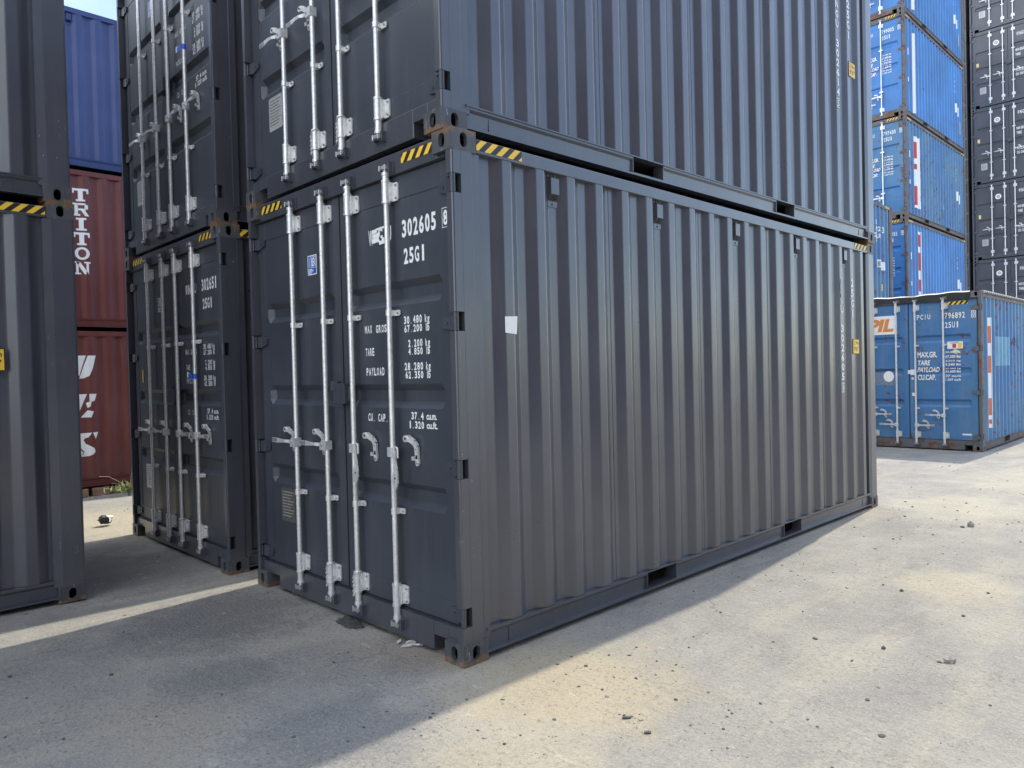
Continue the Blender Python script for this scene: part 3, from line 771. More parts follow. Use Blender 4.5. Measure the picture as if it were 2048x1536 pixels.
# E stack
def post_patch(): 
    mb = MB(); return mb
for k, lab in ((0, 'dark grey container on the ground at the left edge, yellow label on its side'), (1, 'dark grey container on top of the stack at the left edge')):
    rz = .018; lx = -.650 - (W*math.cos(rz) - LEN*math.sin(rz)); ly = -1.014 - (W*math.sin(rz) + LEN*math.cos(rz))
    Ec = container(lab, (lx + (-.012 if k else 0), ly + (-.01 if k else 0), -.009 + k*(H+.003)), NEAR, rz=rz, cast=GREYC)
    add_part(Ec, 'height_label', cached(('hl',), height_label))
    if not k: add_part(Ec, 'lettering', side_number('WNGU', '302633', '0'))

# ------------------------------------------------------------------ maroon and blue stack at the back left
BACK = 'containers stacked three high at the back left'
H8 = 2.591; XM = -7.90
def slab_letters():
    f = Flat()
    Z = lambda v: v - 2.475
    def sl(y0, y1, z0, z1, parts):
        for a, b, c, d in parts: f.rect(y0+(y1-y0)*a, y0+(y1-y0)*b, z0+(z1-z0)*c, z0+(z1-z0)*d)
    y0, y1 = .785, 1.012
    z = 4.74
    for ch in 'TRITON':
        a, b = Z(z-.205), Z(z)
        if ch == 'T': sl(y0, y1, a, b, [(0, 1, .82, 1), (.36, .64, .15, .82), (.22, .78, 0, .15), (0, .12, .62, .82), (.88, 1, .62, .82)])
        if ch == 'I': sl(y0, y1, a, b, [(.36, .64, .15, .85), (.18, .82, 0, .15), (.18, .82, .85, 1)])
        if ch == 'R':
            sl(y0, y1, a, b, [(.12, .34, .14, .88), (0, .46, 0, .14), (.0, .80, .86, 1), (.34, .80, .44, .58), (.72, .94, .55, .90)])
            w_ = y1-y0; h = b-a; f.poly([(y0+w_*.52, a+h*.44), (y0+w_*.76, a+h*.44), (y0+w_*1.0, a), (y0+w_*.74, a)])
        if ch == 'O':
            n = 20; cy, cz, ry, rz_ = (y0+y1)/2, (a+b)/2, (y1-y0)*.46, (b-a)*.5
            for i in range(n):
                t0, t1 = 2*math.pi*i/n, 2*math.pi*(i+1)/n
                f.poly([(cy+ry*math.cos(t0), cz+rz_*math.sin(t0)), (cy+ry*math.cos(t1), cz+rz_*math.sin(t1)), (cy+ry*.52*math.cos(t1), cz+rz_*.66*math.sin(t1)), (cy+ry*.52*math.cos(t0), cz+rz_*.66*math.sin(t0))])
        if ch == 'N':
            sl(y0, y1, a, b, [(.10, .26, .12, .88), (0, .40, 0, .12), (0, .36, .88, 1), (.72, .88, .0, .88), (.60, 1, .88, 1)])
            w_ = y1-y0; h = b-a; f.poly([(y0+w_*.10, a+h*.98), (y0+w_*.36, a+h*.98), (y0+w_*.88, a), (y0+w_*.62, a)])
        z -= .236
    return f.drape('lettering', [WHITE])
def stencil_letters():
    f = Flat(); o = .13
    # slanted stencil U, E, S, each in two pieces
    f.poly([(.66, 2.03+o), (.90, 2.03+o), (.80, 1.70+o), (.70, 1.665+o), (.60, 1.70+o)])
    f.poly([(.925, 2.03+o), (1.045, 2.03+o), (.985, 1.80+o), (.94, 1.70+o), (.86, 1.66+o), (.80, 1.66+o)])
    f.poly([(.70, 1.405+o), (.90, 1.405+o), (.76, 1.06+o), (.74, 1.025+o), (.62, 1.025+o)])
    f.poly([(.93, 1.405+o), (1.04, 1.405+o), (1.0, 1.29+o), (.93, 1.27+o)]); f.poly([(.88, 1.26+o), (.965, 1.30+o), (.94, 1.20+o), (.90, 1.18+o)])
    f.poly([(.80, 1.025+o), (.95, 1.025+o), (.985, 1.12+o), (.90, 1.14+o)])
    f.poly([(.78, .77+o), (.95, .775+o), (.90, .70+o), (.86, .69+o), (.83, .66+o), (.86, .60+o), (.98, .52+o), (.99, .46+o), (.96, .42+o), (.90, .395+o), (.76, .395+o), (.84, .47+o), (.80, .52+o), (.72, .58+o), (.71, .68+o)])
    f.poly([(.965, .775+o), (1.045, .78+o), (1.0, .67+o)])
    f.poly([(.68, .50+o), (.79, .50+o), (.84, .43+o), (.74, .395+o), (.66, .395+o)])
    return f.drape('lettering', [WHITE])
m1 = container('maroon container with slanted white stencil letters, raised on timber blocks at the back left', (XM-W, 0, -.13), BACK, H=H8, body=MAROON, far=True, vents=False)
add_part(m1, 'lettering', stencil_letters())
m2 = container('maroon container with white slab-serif letters down its side, middle of the back left stack', (XM-W, 0, -.13+H8+.004), BACK, H=H8, body=MAROON, far=True, vents=False)
add_part(m2, 'lettering', slab_letters())
m3 = container('royal blue container on top of the maroon ones, bright sky above its roof rail', (XM-W, -.02, -.13+2*H8+.008), BACK, H=H8, body=ROYAL, far=True)
def beam(lab, y0, y1, x0, x1, z0, z1, mat, cat='timber block', nm='timber_block'):
    mb = MB(); r = random.Random(int(y0*100))
    mb.box(x0, x1, y0, y1, z0, z1)
    o = link(nm, mb.mesh(nm, [mat]), None, .008); tag(o, lab, cat, 'blocks under the maroon containers'); return o
beam('reddish brown timber block under the maroon container, left of the gap', .48, .86, -8.25, -7.86, -.262, -.132, TIMBER)
beam('lighter brown timber block under the maroon container, right of the gap', .93, 1.18, -8.25, -7.90, -.262, -.132, TIMBER)
beam('dark steel beam beside the green weed under the maroon container', 1.19, 2.0, -8.2, -7.95, -.262, -.132, TIMBERD, 'beam', 'steel_beam')

# unseen containers added back left and across the aisle, for shade and reflections
for k in range(3):
    container('unseen dark container added behind the left edge stack to darken door reflections', (XM-W, -6.25, -.13+k*(H8+.004)), 'unseen containers added at the back left for reflections', H=H8, body=NAVY, far=True, vents=False, tapes=False, doors=False)
    container('unseen maroon container added behind the back left stack to block light gaps', (XM-2*W-.12, 0, -.13+k*(H8+.004)), 'unseen containers added behind the back left row to block light', H=H8, body=MAROON, far=True, vents=False, tapes=False, doors=False)  # added so no bright sky shows through the gaps of the stack
for j in range(4):  # added row out of view, darkening what the corrugated walls reflect
    for k in range(5):
        container('unseen container added across the aisle on the right for reflections and shade', (17.5, -17+j*6.3, .001+k*(H8+.004)), 'unseen containers added across the aisle for reflections', H=H8, body=(MAROON, GREY, ROYAL, BLUEFRAME)[(j*3+k) % 4], far=True, vents=False, tapes=False, doors=False)

# ------------------------------------------------------------------ blue open-top in front right
BIG = (('MAX.GR.', 1.705, 1.72, 1.828, 0), ('TARE', 1.585, 1.575, 1.670, .12), ('PAYLOAD', 1.745, 1.445, 1.540, .25), ('CU.CAP.', 1.680, 1.298, 1.400, 0))
SMALL = (('30.480 kg', 1.785, 1.825), ('67.200 lbs', 1.700, 1.755), ('2.515 kg', 1.625, 1.665), ('5.540 lbs', 1.560, 1.605), ('27.965 kg', 1.490, 1.520), ('61.660 lbs', 1.430, 1.480), ('37 cu.m', 1.350, 1.395), ('1.307 cu.ft', 1.280, 1.325))
RIGHT = 'blue open-top containers on the right'
def dup_letters(num, chk): return lambda: blue_letters(num, chk, BIG, SMALL)
P = container('weathered blue container marked 796892 with black tarpaulin top, on the ground at the right', (-.497, 12.65, -.05), RIGHT, body=BLUEOLD, frame=BLUEFRAME,
              letters=dup_letters('796892', '0'), letter_key=('let', 'P'), handles='blue', sticker=None, vents=False, roof=False, tapes=False)
add_part(P, 'hazard_tape', hazard_front(1.885, 2.215, 2.675, 2.735, YD-.001, 4))
def logo_board():
    mb = MB(); y = YD-.0005
    quad_on(mb, .18, 1.02, 2.19, 2.55, YD-.0012, 0)
    text_on(mb, 'PIL', .50, .975, 2.24, 2.49, YD-.0022, 1, .05, .25)
    return mb.mesh('logo_panel', [WHITE, ORANGE])
add_part(P, 'logo_panel', logo_board(), 'white panel with orange slanted letters on the left door')
mb = MB(); y = YD-.0012
n = 24; mb.face([(.855+.095*math.cos(2*math.pi*i/n), y, 1.375+.105*math.sin(2*math.pi*i/n)) for i in range(n)]); add_part(P, 'round_decal', mb.mesh('round_decal', [WHITE]))
mb = MB(); quad_on(mb, .60, .96, 1.20, 1.46, YD+.0035); add_part(P, 'overpaint_patch', mb.mesh('overpaint_patch', [simple('grey_blue_patch', (.17, .24, .33), .6)]))
mb = MB(); quad_on(mb, 1.875, 2.13, 1.87, 2.00, yt, 0); quad_on(mb, 1.96, 2.02, 1.885, 1.96, yt-.001, 1); quad_on(mb, 2.05, 2.11, 1.885, 1.97, yt-.001, 2); text_on(mb, 'CAUTION', 1.93, 2.06, 1.965, 1.985, yt-.001, 3)
add_part(P, 'warning_sticker', mb.mesh('warning_sticker', [WHITE, RED, YEL, BLK]))
mb = MB(); mb.face([(1.94, yt-.001, 1.81), (2.02, yt-.001, 1.77), (2.08, yt-.001, 1.82), (2.00, yt-.001, 1.865)]); add_part(P, 'yellow_diamond', mb.mesh('yellow_diamond', [simple('pale_yellow_sticker', (.72, .72, .42), .5)]))
mb = MB()
for a, b, c, d in ((1.245, 1.345, 1.40, 1.50), (1.262, 1.30, 1.31, 1.35), (1.27, 1.33, 1.0, 1.06), (2.10, 2.25, .285, .315), (1.20, 1.24, 1.42, 1.49)): quad_on(mb, a, b, c, d, YD-.0025)
add_part(P, 'paper_scraps', mb.mesh('paper_scraps', [WHITE]))
def stripe_logo(seed, yr, zr, red, blocks, ragged=True):
    f = Flat(); r = random.Random(seed); y0, y1 = yr; z0, z1 = zr; n = 26; mid = y0+(y1-y0)*.55
    for i in range(n):
        za, zb = z0+(z1-z0)*i/n, z0+(z1-z0)*(i+1)/n; t = (i+.5)/n
        on = any(a <= t <= b for a, b in blocks)
        j = (r.random()-.5)*.05 if ragged else 0
        f.rect(y0+abs(j), mid-.01, za, zb, 1 if on else 0)
        f.rect(mid+.015, y1-abs(j)*1.2, za, zb, 0)
    return f.drape('side_logo_strip', [WHITE, red])
add_part(P, 'side_logo_strip', stripe_logo(4, (.46, .84), (.39, 2.43), VERM, ((.03, .09), (.12, .27), (.50, .66), (.78, .93))), 'white and orange-red vertical strip of a painted-over side logo')
f = Flat(); f.rect(.97, 2.10, 1.53, 2.09); add_part(P, 'repair_patch', f.drape('repair_patch', [PALEBLUE]), 'pale blue repainted square')
f = Flat(); r = random.Random(7)
for i in range(60):
    y = 2.12+r.random()**1.3*.75; z = 2.05-r.random()*.18-(.1*r.random() if r.random() < .3 else 0); s_ = .012+.03*r.random(); f.poly([(y, z), (y+s_*.8, z+.01), (y+s_, z+s_*1.4), (y+.2*s_, z+s_*1.8)])
for i in range(45):
    y = .3+r.random()*5.3; z = .4+r.random()*1.9; s_ = .006+.018*r.random(); h = s_*(1+3*r.random()); f.poly([(y, z), (y+s_, z-.2*s_), (y+s_*.9, z+h), (y+.1*s_, z+h)])
add_part(P, 'rust_streaks', f.drape('rust_streaks', [RUSTP], off=.0015))
# tarpaulin
def tarp():
    mb = MB(); r = random.Random(2)
    n = 40
    def zf(t): return H-.012+.010*math.sin(9*t)+.006*math.sin(31*t)
    def zb(t): return H-.125+.018*math.sin(5*t+1)+.008*math.sin(23*t)
    X = [.12+(W-.30)*i/n for i in range(n+1)]
    for i in range(n):
        a, b = i/n, (i+1)/n; ya = .018+.010*math.sin(17*a); yb = .018+.010*math.sin(17*b)
        mb.face([(X[i], ya+.004, zb(a)), (X[i+1], yb+.004, zb(b)), (X[i+1], yb, zf(b)), (X[i], ya, zf(a))], 0, True)
        mb.face([(X[i], ya, zf(a)), (X[i+1], yb, zf(b)), (X[i+1], yb+.05, zf(b)+.022), (X[i], ya+.05, zf(a)+.022)], 1, True)
        mb.face([(X[i], ya+.05, zf(a)+.022), (X[i+1], yb+.05, zf(b)+.022), (X[i+1], LEN-.05, H+.03), (X[i], LEN-.05, H+.03)], 0)
    # side bands with lacing
    for sx in (0, 1):
        x = (W-.002) if sx else .002; d = 1 if sx else -1
        mb.box(x, x+d*.006, .19, LEN-.19, H-.032, H+.006, 1); mb.box(x-d*.25, x+d*.004, .19, LEN-.19, H+.0065, H+.012, 1)
        if sx:
            k = .2; s_ = 0
            while k < LEN-.25:
                mb.cyl((x+.010, k, H-.006 if s_ else H-.050), (x+.010, k+.07, H-.050 if s_ else H-.006), .006, n=6, mi=2); k += .07; s_ = 1-s_
    return mb.mesh('tarpaulin', [TARP, TARPW, BLK])
add_part(P, 'tarpaulin', cached(('tarp',), tarp), 'black tarpaulin with a pale laced edge')

# ------------------------------------------------------------------ blue stacks behind
bx, by, bz = -3.978, 20.033, -.11
BS = 'blue open-top containers on the right'
lv = H+.004
spec = [(0, 'blue container at the ground behind the tarpaulin-covered one', '799100', '0', BLUE, None),
        (1, 'deep blue container with crimson and white side strip, lowest visible of the tall blue stack', '793055', '9', BLUE, (RED, (.95, 1.42), (.35, 2.62), ((.02, .14), (.22, .40), (.50, .72), (.82, .97)))),
        (2, 'light blue rust-streaked container marked 797433 in the tall blue stack', '797433', '0', BLUEOLD, (RED, (.82, 1.28), (.39, 2.45), ((.05, .30), (.52, .60), (.70, .93)))),
        (3, 'bright blue container marked 799005 with a ragged white strip on its side', '799005', '5', BLUE, (WHITE, (.80, 1.12), (.22, 2.52), ())),
        (4, 'bright blue container at the top of the tall blue stack, cut off by the photo', '799231', '4', BLUE, (WHITE, (.80, 1.15), (.30, 2.5), ()))]
for k, lab, num, chk, mat, st in spec:
    b = container(lab, (bx, by, bz+k*lv), BS, body=mat, frame=BLUEFRAME, letters=dup_letters(num, chk), letter_key=('let', num), handles='blue', sticker=None, vents=False, far=True, header=True)
    if st: add_part(b, 'side_logo_strip', stripe_logo(10+k, st[1], st[2], st[0], st[3]))
    f = Flat(); f.column(num[:4], 5.02, .10, 2.42, .16, 0, .03); f.column('25U1', 5.30, .06, 2.25, .12, 0, .03); f.rect(5.02, 5.14, 1.20, 1.50, 0); f.rect(5.20, 5.38, 1.12, 1.42, 0); f.rect(5.24, 5.34, 1.2, 1.34, 1); f.rect(5.42, 5.58, .55, .95, 2) if k != 2 else f.rect(3.5, 3.62, .68, .82, 0)
    f.rect(.36, .40, 1.75, 1.95, 0); f.rect(.36, .40, 1.0, 1.12, 0); f.rect(.38, .46, 1.5, 1.6, 1)
    add_part(b, 'side_markings', f.drape('side_markings', [WHITE, RED, YEL]))
    if k == 2:
        f = Flat(); r = random.Random(9)
        for i in range(120):
            y = .25+r.random()**1.2*3.6; z = 2.4-r.random()**.6*2.1; s_ = .008+.03*r.random(); h = s_*(1+5*r.random()); f.poly([(y, z), (y+s_, z-.2*s_), (y+s_*.9, z+h), (y+.1*s_, z+h)])
        add_part(b, 'rust_streaks', f.drape('rust_streaks', [RUSTP], off=.0015))
for k, lab in ((0, 'blue container at the bottom of the two-high stack behind the near containers'), (1, 'dull blue container side with a yellow tag, just right of the near stack')):
    b = container(lab, (-3.888, 12.54, -.05+k*lv), BS, body=BLUEOLD, frame=BLUEFRAME, handles='blue', sticker=None, vents=False, far=True)
    if k:
        f = Flat(); f.column('PCIU', 4.93, .12, 2.42, .15, 0, .03); f.text('321', 4.96, 5.26, 2.15, 2.27, 0, .03); f.text('3', 5.36, 5.44, 2.13, 2.29, 0, .03); f.text('25U1', 4.80, 5.20, 1.97, 2.09, 0, .03)
        f.rect(4.98, 5.22, 1.22, 1.42, 0); f.rect(5.24, 5.50, 1.16, 1.38, 0); f.rect(5.05, 5.15, 1.25, 1.38, 2); f.rect(5.24, 5.36, .63, .80, 1)
        add_part(b, 'side_markings', f.drape('side_markings', [WHITE, YEL, BLK]))

# ------------------------------------------------------------------ dark stacks far right
FR = 'dark grey containers in the tall stack at the far right edge'
def dark_letters(num):
    def fn():
        mb = MB(); y = yt+.0055
        text_mono(mb, 'WNGU', 1.50, 1.78, 2.37, 2.50, y, 0, .02); text_mono(mb, num, 1.90, 2.20, 2.37, 2.50, y, 0, .02)
        for t, x1, z0, z1 in (('MAX GROSS', 1.76, 1.80, 1.90), ('TARE', 1.62, 1.63, 1.73), ('PAYLOAD', 1.74, 1.05, 1.15), ('CU. CAP.', 1.72, .90, 1.0)): text_on(mb, t, 1.46, x1, z0, z1, y, 0, .03)
        return mb
    return fn
lab = ['far dark container at the ground of the far right stack', 'dark container just above the tarpaulin-covered blue one, its lower part hidden', 'second dark container from the bottom seen in the far right stack', 'third dark container from the bottom seen in the far right stack', 'fourth dark container from the bottom seen in the far right stack', 'topmost dark container of the far right stack, cut off by the photo edge']
for k in range(6):
    d = container(lab[k], (-2.366, 30.281, -.32+k*2.8975), FR, body=NAVY, cast=NAVY, letters=dark_letters('3027%02d' % (11+k*7)), letter_key=('let', 'dk', k), sticker='round', plate=PLATEL, vents=False, tapes=False, far=True)
    mb = MB(); quad_on(mb, .20, .28, 1.58, 1.72, YD-.002); add_part(d, 'yellow_sticker', mb.mesh('yellow_sticker', [simple('faded_yellow_sticker', (.75, .62, .28), .5)] if k == 0 else [bpy.data.materials['faded_yellow_sticker']]))
for k in range(6):
    container('dark container seen only as a dark sliver beside the tall blue stack', (-4.93, 30.30, -.32+k*2.8975), 'dark containers hidden beside the far right stack', body=NAVY, cast=NAVY, sticker=None, vents=False, tapes=False, far=True)

# ------------------------------------------------------------------ ground
def sstep(a, b, x):
    t = max(0, min(1, (x-a)/(b-a))); return t*t*(3-2*t)
def gz(x, y):
    z = -.002
    z -= .049*sstep(7.5, 12.0, y) + .060*sstep(18.8, 19.9, y) + .21*sstep(26.5, 30, y)
    z -= .030*sstep(.0, -.45, x)*sstep(-1.5, -.5, y)*(1-sstep(8, 12, y)) + .010*sstep(0, -.6, x)*sstep(-.6, -1.0, y)
    if y < 12: z -= .232*sstep(-5.6, -7.4, x)*(1 - sstep(8, 12, y))
    return z
def axis(ranges):
    out = []
    for a, b, s in ranges:
        n = max(1, round((b-a)/s)); out += [a+(b-a)*i/n for i in range(n)]
    out.append(ranges[-1][1]); return out
xs = axis([(-220, -40, 30), (-40, -14, 3), (-14, 12, .4), (12, 40, 3), (40, 220, 30)])
ys = axis([(-120, -20, 20), (-20, -4, 2), (-4, 34, .45), (34, 60, 4), (60, 300, 40)])
gm = MB(); nx = len(xs)
for y in ys:
    for x in xs: gm.v.append((x, y, gz(x, y)))
for j in range(len(ys)-1):
    for i in range(nx-1): gm.f.append((j*nx+i, j*nx+i+1, (j+1)*nx+i+1, (j+1)*nx+i)); gm.m.append(0); gm.sm.append(True)
def ground_mat():
    m, t, p, N, L = newmat('dusty_concrete')
    def ob(scale=(1,1,1), rot=0):
        tt = N('ShaderNodeTexCoord'); mp = N('ShaderNodeMapping'); mp.inputs['Scale'].default_value = scale; mp.inputs['Rotation'].default_value = (0, 0, rot)
        L(tt.outputs['Object'], mp.inputs['Vector']); return mp.outputs[0]
    v = ob()
    def mth(op, a, b):
        q = N('ShaderNodeMath'); q.operation = op
        for k, x in enumerate((a, b)):
            if hasattr(x, 'links'): L(x, q.inputs[k])
            else: q.inputs[k].default_value = x
        return q.outputs[0]
    nz = lambda vec, sc_, d=6, r=.6: noise_n(N, L, vec, sc_, d, r)
    # broad tones: grey slab, tan dust, both ragged
    base = mixn(N, L, ramp(N, L, nz(v, 1.1, 13, .76), .38, .62), (.245, .240, .228, 1), (.340, .328, .296, 1))
    tracks = ob((1, .22, 1), -.5)
    base = mixn(N, L, mth('MULTIPLY', ramp(N, L, nz(tracks, 2.4, 10, .7), .50, .62), .55), base, (.40, .372, .300, 1))
    base = mixn(N, L, mth('MULTIPLY', ramp(N, L, nz(ob((1, .4, 1), .5), 1.9, 10, .74), .55, .66), .55), base, (.165, .165, .165, 1))
    big = nz(v, 2.4, 12, .74); g1 = nz(v, 95, 3, .75); g2 = nz(v, 40, 5, .75)
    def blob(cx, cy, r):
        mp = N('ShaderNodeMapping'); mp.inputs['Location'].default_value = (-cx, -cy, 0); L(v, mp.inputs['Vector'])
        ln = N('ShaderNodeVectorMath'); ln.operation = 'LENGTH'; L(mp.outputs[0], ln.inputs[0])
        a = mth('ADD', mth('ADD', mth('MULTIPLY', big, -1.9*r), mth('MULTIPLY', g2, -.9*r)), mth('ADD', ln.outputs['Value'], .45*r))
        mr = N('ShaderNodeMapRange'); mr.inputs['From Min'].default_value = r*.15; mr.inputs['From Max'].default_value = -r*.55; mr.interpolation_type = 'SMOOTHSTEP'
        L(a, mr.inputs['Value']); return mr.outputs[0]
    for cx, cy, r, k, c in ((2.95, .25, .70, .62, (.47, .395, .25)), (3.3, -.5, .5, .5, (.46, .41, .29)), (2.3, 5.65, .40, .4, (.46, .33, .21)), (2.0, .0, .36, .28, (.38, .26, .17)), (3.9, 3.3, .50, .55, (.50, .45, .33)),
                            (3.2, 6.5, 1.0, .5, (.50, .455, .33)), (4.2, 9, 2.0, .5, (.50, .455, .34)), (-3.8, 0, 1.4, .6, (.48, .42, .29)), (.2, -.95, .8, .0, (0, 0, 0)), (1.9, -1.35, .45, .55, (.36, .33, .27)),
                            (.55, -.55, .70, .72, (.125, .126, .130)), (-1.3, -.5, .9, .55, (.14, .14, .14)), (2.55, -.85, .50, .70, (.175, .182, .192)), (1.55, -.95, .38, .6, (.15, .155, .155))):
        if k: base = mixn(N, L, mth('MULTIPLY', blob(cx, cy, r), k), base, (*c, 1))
    # pale scuffs
    base = mixn(N, L, mth('MULTIPLY', ramp(N, L, nz(ob((1, 2.6, 1), .6), 5.0, 6, .7), .63, .70), .6), base, (.56, .54, .48, 1))
    # grit: pale and dark grains, thicker in rough areas
    rough_zone = ramp(N, L, nz(v, 1.6, 8, .7), .42, .60)
    base = mixn(N, L, mth('MULTIPLY', ramp(N, L, g1, .50, .68), .50), base, (.52, .50, .45, 1))
    base = mixn(N, L, mth('MULTIPLY', ramp(N, L, g2, .52, .66), mth('ADD', mth('MULTIPLY', rough_zone, .35), .30)), base, (.10, .097, .093, 1))
    vo = N('ShaderNodeTexVoronoi'); vo.inputs['Scale'].default_value = 30; L(v, vo.inputs['Vector'])
    pit = mth('MULTIPLY', ramp(N, L, vo.outputs['Distance'], .10, .17, (1,1,1,1), (0,0,0,1)), ramp(N, L, nz(v, 1.4, 8, .75), .50, .60))
    base = mixn(N, L, mth('MULTIPLY', pit, .8), base, (.075, .07, .065, 1))
    # hairline cracks, broken up
    wv = N('ShaderNodeVectorMath'); wv.operation = 'ADD'; ns = N('ShaderNodeTexNoise'); ns.inputs['Scale'].default_value = 3; ns.inputs['Detail'].default_value = 6; L(v, ns.inputs['Vector'])
    sc3 = N('ShaderNodeVectorMath'); sc3.operation = 'SCALE'; sc3.inputs['Scale'].default_value = .45; L(ns.outputs['Color'], sc3.inputs[0]); L(v, wv.inputs[0]); L(sc3.outputs[0], wv.inputs[1])
    ve = N('ShaderNodeTexVoronoi'); ve.feature = 'DISTANCE_TO_EDGE'; ve.inputs['Scale'].default_value = .8; L(wv.outputs[0], ve.inputs['Vector'])
    crack = mth('MULTIPLY', ramp(N, L, ve.outputs['Distance'], .0015, .006, (1,1,1,1), (0,0,0,1)), ramp(N, L, nz(v, .8, 8, .7), .56, .66))
    base = mixn(N, L, mth('MULTIPLY', crack, .35), base, (.09, .085, .08, 1))
    hs = N('ShaderNodeMix'); hs.data_type = 'RGBA'; hs.blend_type = 'MULTIPLY'; hs.inputs['Factor'].default_value = 1; hs.inputs['B'].default_value = (1.0, .985, .955, 1); L(base, hs.inputs['A']); base = hs.outputs['Result']
    L(base, p.inputs['Base Color'])
    rr = N('ShaderNodeMapRange'); rr.inputs['To Min'].default_value = .74; rr.inputs['To Max'].default_value = .96
    L(big, rr.inputs['Value']); L(rr.outputs[0], p.inputs['Roughness']); p.inputs['Specular IOR Level'].default_value = .3
    def bump(h, st, di, prev=None, inv=False):
        b = N('ShaderNodeBump'); b.inputs['Strength'].default_value = st; b.inputs['Distance'].default_value = di; b.invert = inv
        L(h, b.inputs['Height'])
        if prev is not None: L(prev, b.inputs['Normal'])
        return b.outputs[0]
    n1 = bump(g2, .9, .013); n2_ = bump(nz(v, 6, 9, .68), .6, .04, n1); n3 = bump(mth('ADD', pit, crack), .7, .010, n2_, True)
    L(n3, p.inputs['Normal'])
    return m
GM = ground_mat()
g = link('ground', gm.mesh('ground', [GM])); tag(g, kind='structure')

# ------------------------------------------------------------------ pebbles and debris
STONE = simple('dark_stone', (.095, .09, .085), .85, 0, .35, 40, .5)
STONEL = simple('pale_stone', (.30, .28, .25), .85, 0, .3, 40, .5)
def rock(mb, x, y, z, s, r, mi=0, flat=.6):
    ico = [(0,0,1)] + [(math.cos(a)*.89, math.sin(a)*.89, .45) for a in [2*math.pi*i/5 for i in range(5)]] + [(math.cos(a)*.89, math.sin(a)*.89, -.45) for a in [2*math.pi*(i+.5)/5 for i in range(5)]] + [(0,0,-1)]
    F = [(0,1,2),(0,2,3),(0,3,4),(0,4,5),(0,5,1),(1,6,2),(2,7,3),(3,8,4),(4,9,5),(5,10,1),(6,7,2),(7,8,3),(8,9,4),(9,10,5),(10,6,1),(11,7,6),(11,8,7),(11,9,8),(11,10,9),(11,6,10)]
    b = len(mb.v); an = r.random()*6.28; sx = s*(.7+.7*r.random()); sy = s*(.6+.5*r.random()); sz = s*flat*(.6+.5*r.random())
    for a, c, d in ico:
        k = .8+.4*r.random(); X_, Y_, Z_ = a*sx*k, c*sy*k, d*sz*k
        mb.v.append((x+X_*math.cos(an)-Y_*math.sin(an), y+X_*math.sin(an)+Y_*math.cos(an), z+sz*.45+Z_))
    for q in F: mb.f.append(tuple(b+i for i in q)); mb.m.append(mi); mb.sm.append(False)
r = random.Random(11); mb = MB()
clusters = [(3.07, -.34, .28, 90), (3.0, .35, .25, 30), (3.15, .75, .22, 50), (3.6, .3, .25, 40), (2.75, 1.6, .2, 20), (3.4, 5.6, .5, 60), (3.4, 4.6, .6, 50), (3.5, 3.0, .5, 30), (2.85, 3.2, .15, 16), (2.62, 2.6, .2, 16), (3.9, 2.2, .8, 40), (2.2, 5.9, .3, 20), (4.0, 8, 1.5, 60), (2.7, 7.5, 1, 60), (3.7, .0, .8, 50), (3.5, 1.0, 1.0, 60), (1.0, -.6, .8, 40), (2.0, -.6, .8, 50), (0, -.9, 1, 40), (-3.6, -.3, .8, 50), (-5.2, .5, 1.2, 60), (2.0, 9.3, 2.5, 60)]
def inside(x, y): return (-.05 < x < 2.5 and -.05 < y < 6.1) or (-3 < x < -.45 and -.05 < y < 6.1) or (-3.1 < x < -.6 and y < -1)
for cx, cy, sp, n in clusters:
    for i in range(int(n*1.5)):
        x = r.gauss(cx, sp); y = r.gauss(cy, sp)
        if inside(x, y): continue
        dd = math.hypot(x-5.44, y+2.53); s = (.0018+.0070*r.random()**5)*(1+dd*.09)
        rock(mb, x, y, gz(x, y)-.001, s, r, 0 if r.random() < .75 else 1)
tag(link('gravel', mb.mesh('gravel', [STONE, STONEL])), 'dark gravel grains strewn over the dusty concrete', 'gravel', kind='stuff')
def stone(x, y, s, lab, pale=False, n=1, cat='stone', nm='stone'):
    mb = MB(); rr = random.Random(int(x*977+y*131))
    rock(mb, 0, 0, 0, s, rr, 0, .8)
    for k in range(n-1): rock(mb, rr.uniform(-1.6, 1.6)*s, rr.uniform(-1.2, 1.2)*s, 0, s*(.35+.3*rr.random()), rr, 0, .8)
    o = link(nm, mb.mesh(nm, [STONEL if pale else STONE])); o.location = (x, y, gz(x, y)-.002); tag(o, lab, cat, 'loose stones on the ground'); return o
stone(4.28, 1.78, .030, 'largest crumbled grey stone on the sunlit concrete at the right', True)
stone(4.24, 1.74, .013, 'small dark stone touching the largest crumbled stone at the right')
stone(3.48, 5.48, .050, 'brown lump of concrete beyond the far corner of the middle stack, right of it', True)
stone(3.43, 5.40, .022, 'small stone just left of the brown lump beyond the middle stack')
stone(3.96, 1.75, .018, 'dark stone left of the largest crumbled stone on the sunlit concrete')
stone(3.62, 1.65, .016, 'dark stone nearest to the shadow edge in the sunlit concrete')
stone(4.13, 1.04, .012, 'lone black pebble in the lower right sunlit concrete')
stone(4.30, .73, .016, 'flat black pebble lowest in the right part of the photo')
stone(4.13, 2.62, .014, 'round dark pebble behind the largest crumbled stone')
stone(3.68, 2.92, .018, 'dark pebble in the middle of the sunlit concrete')
stone(1.07, -1.34, .015, 'round grey pebble in the shade at the lower left')
stone(.68, -1.73, .020, 'grey pebble in the shade at the left edge of the photo')
stone(1.83, -.43, .014, 'round pebble in the shade in front of the doors of the middle stack')
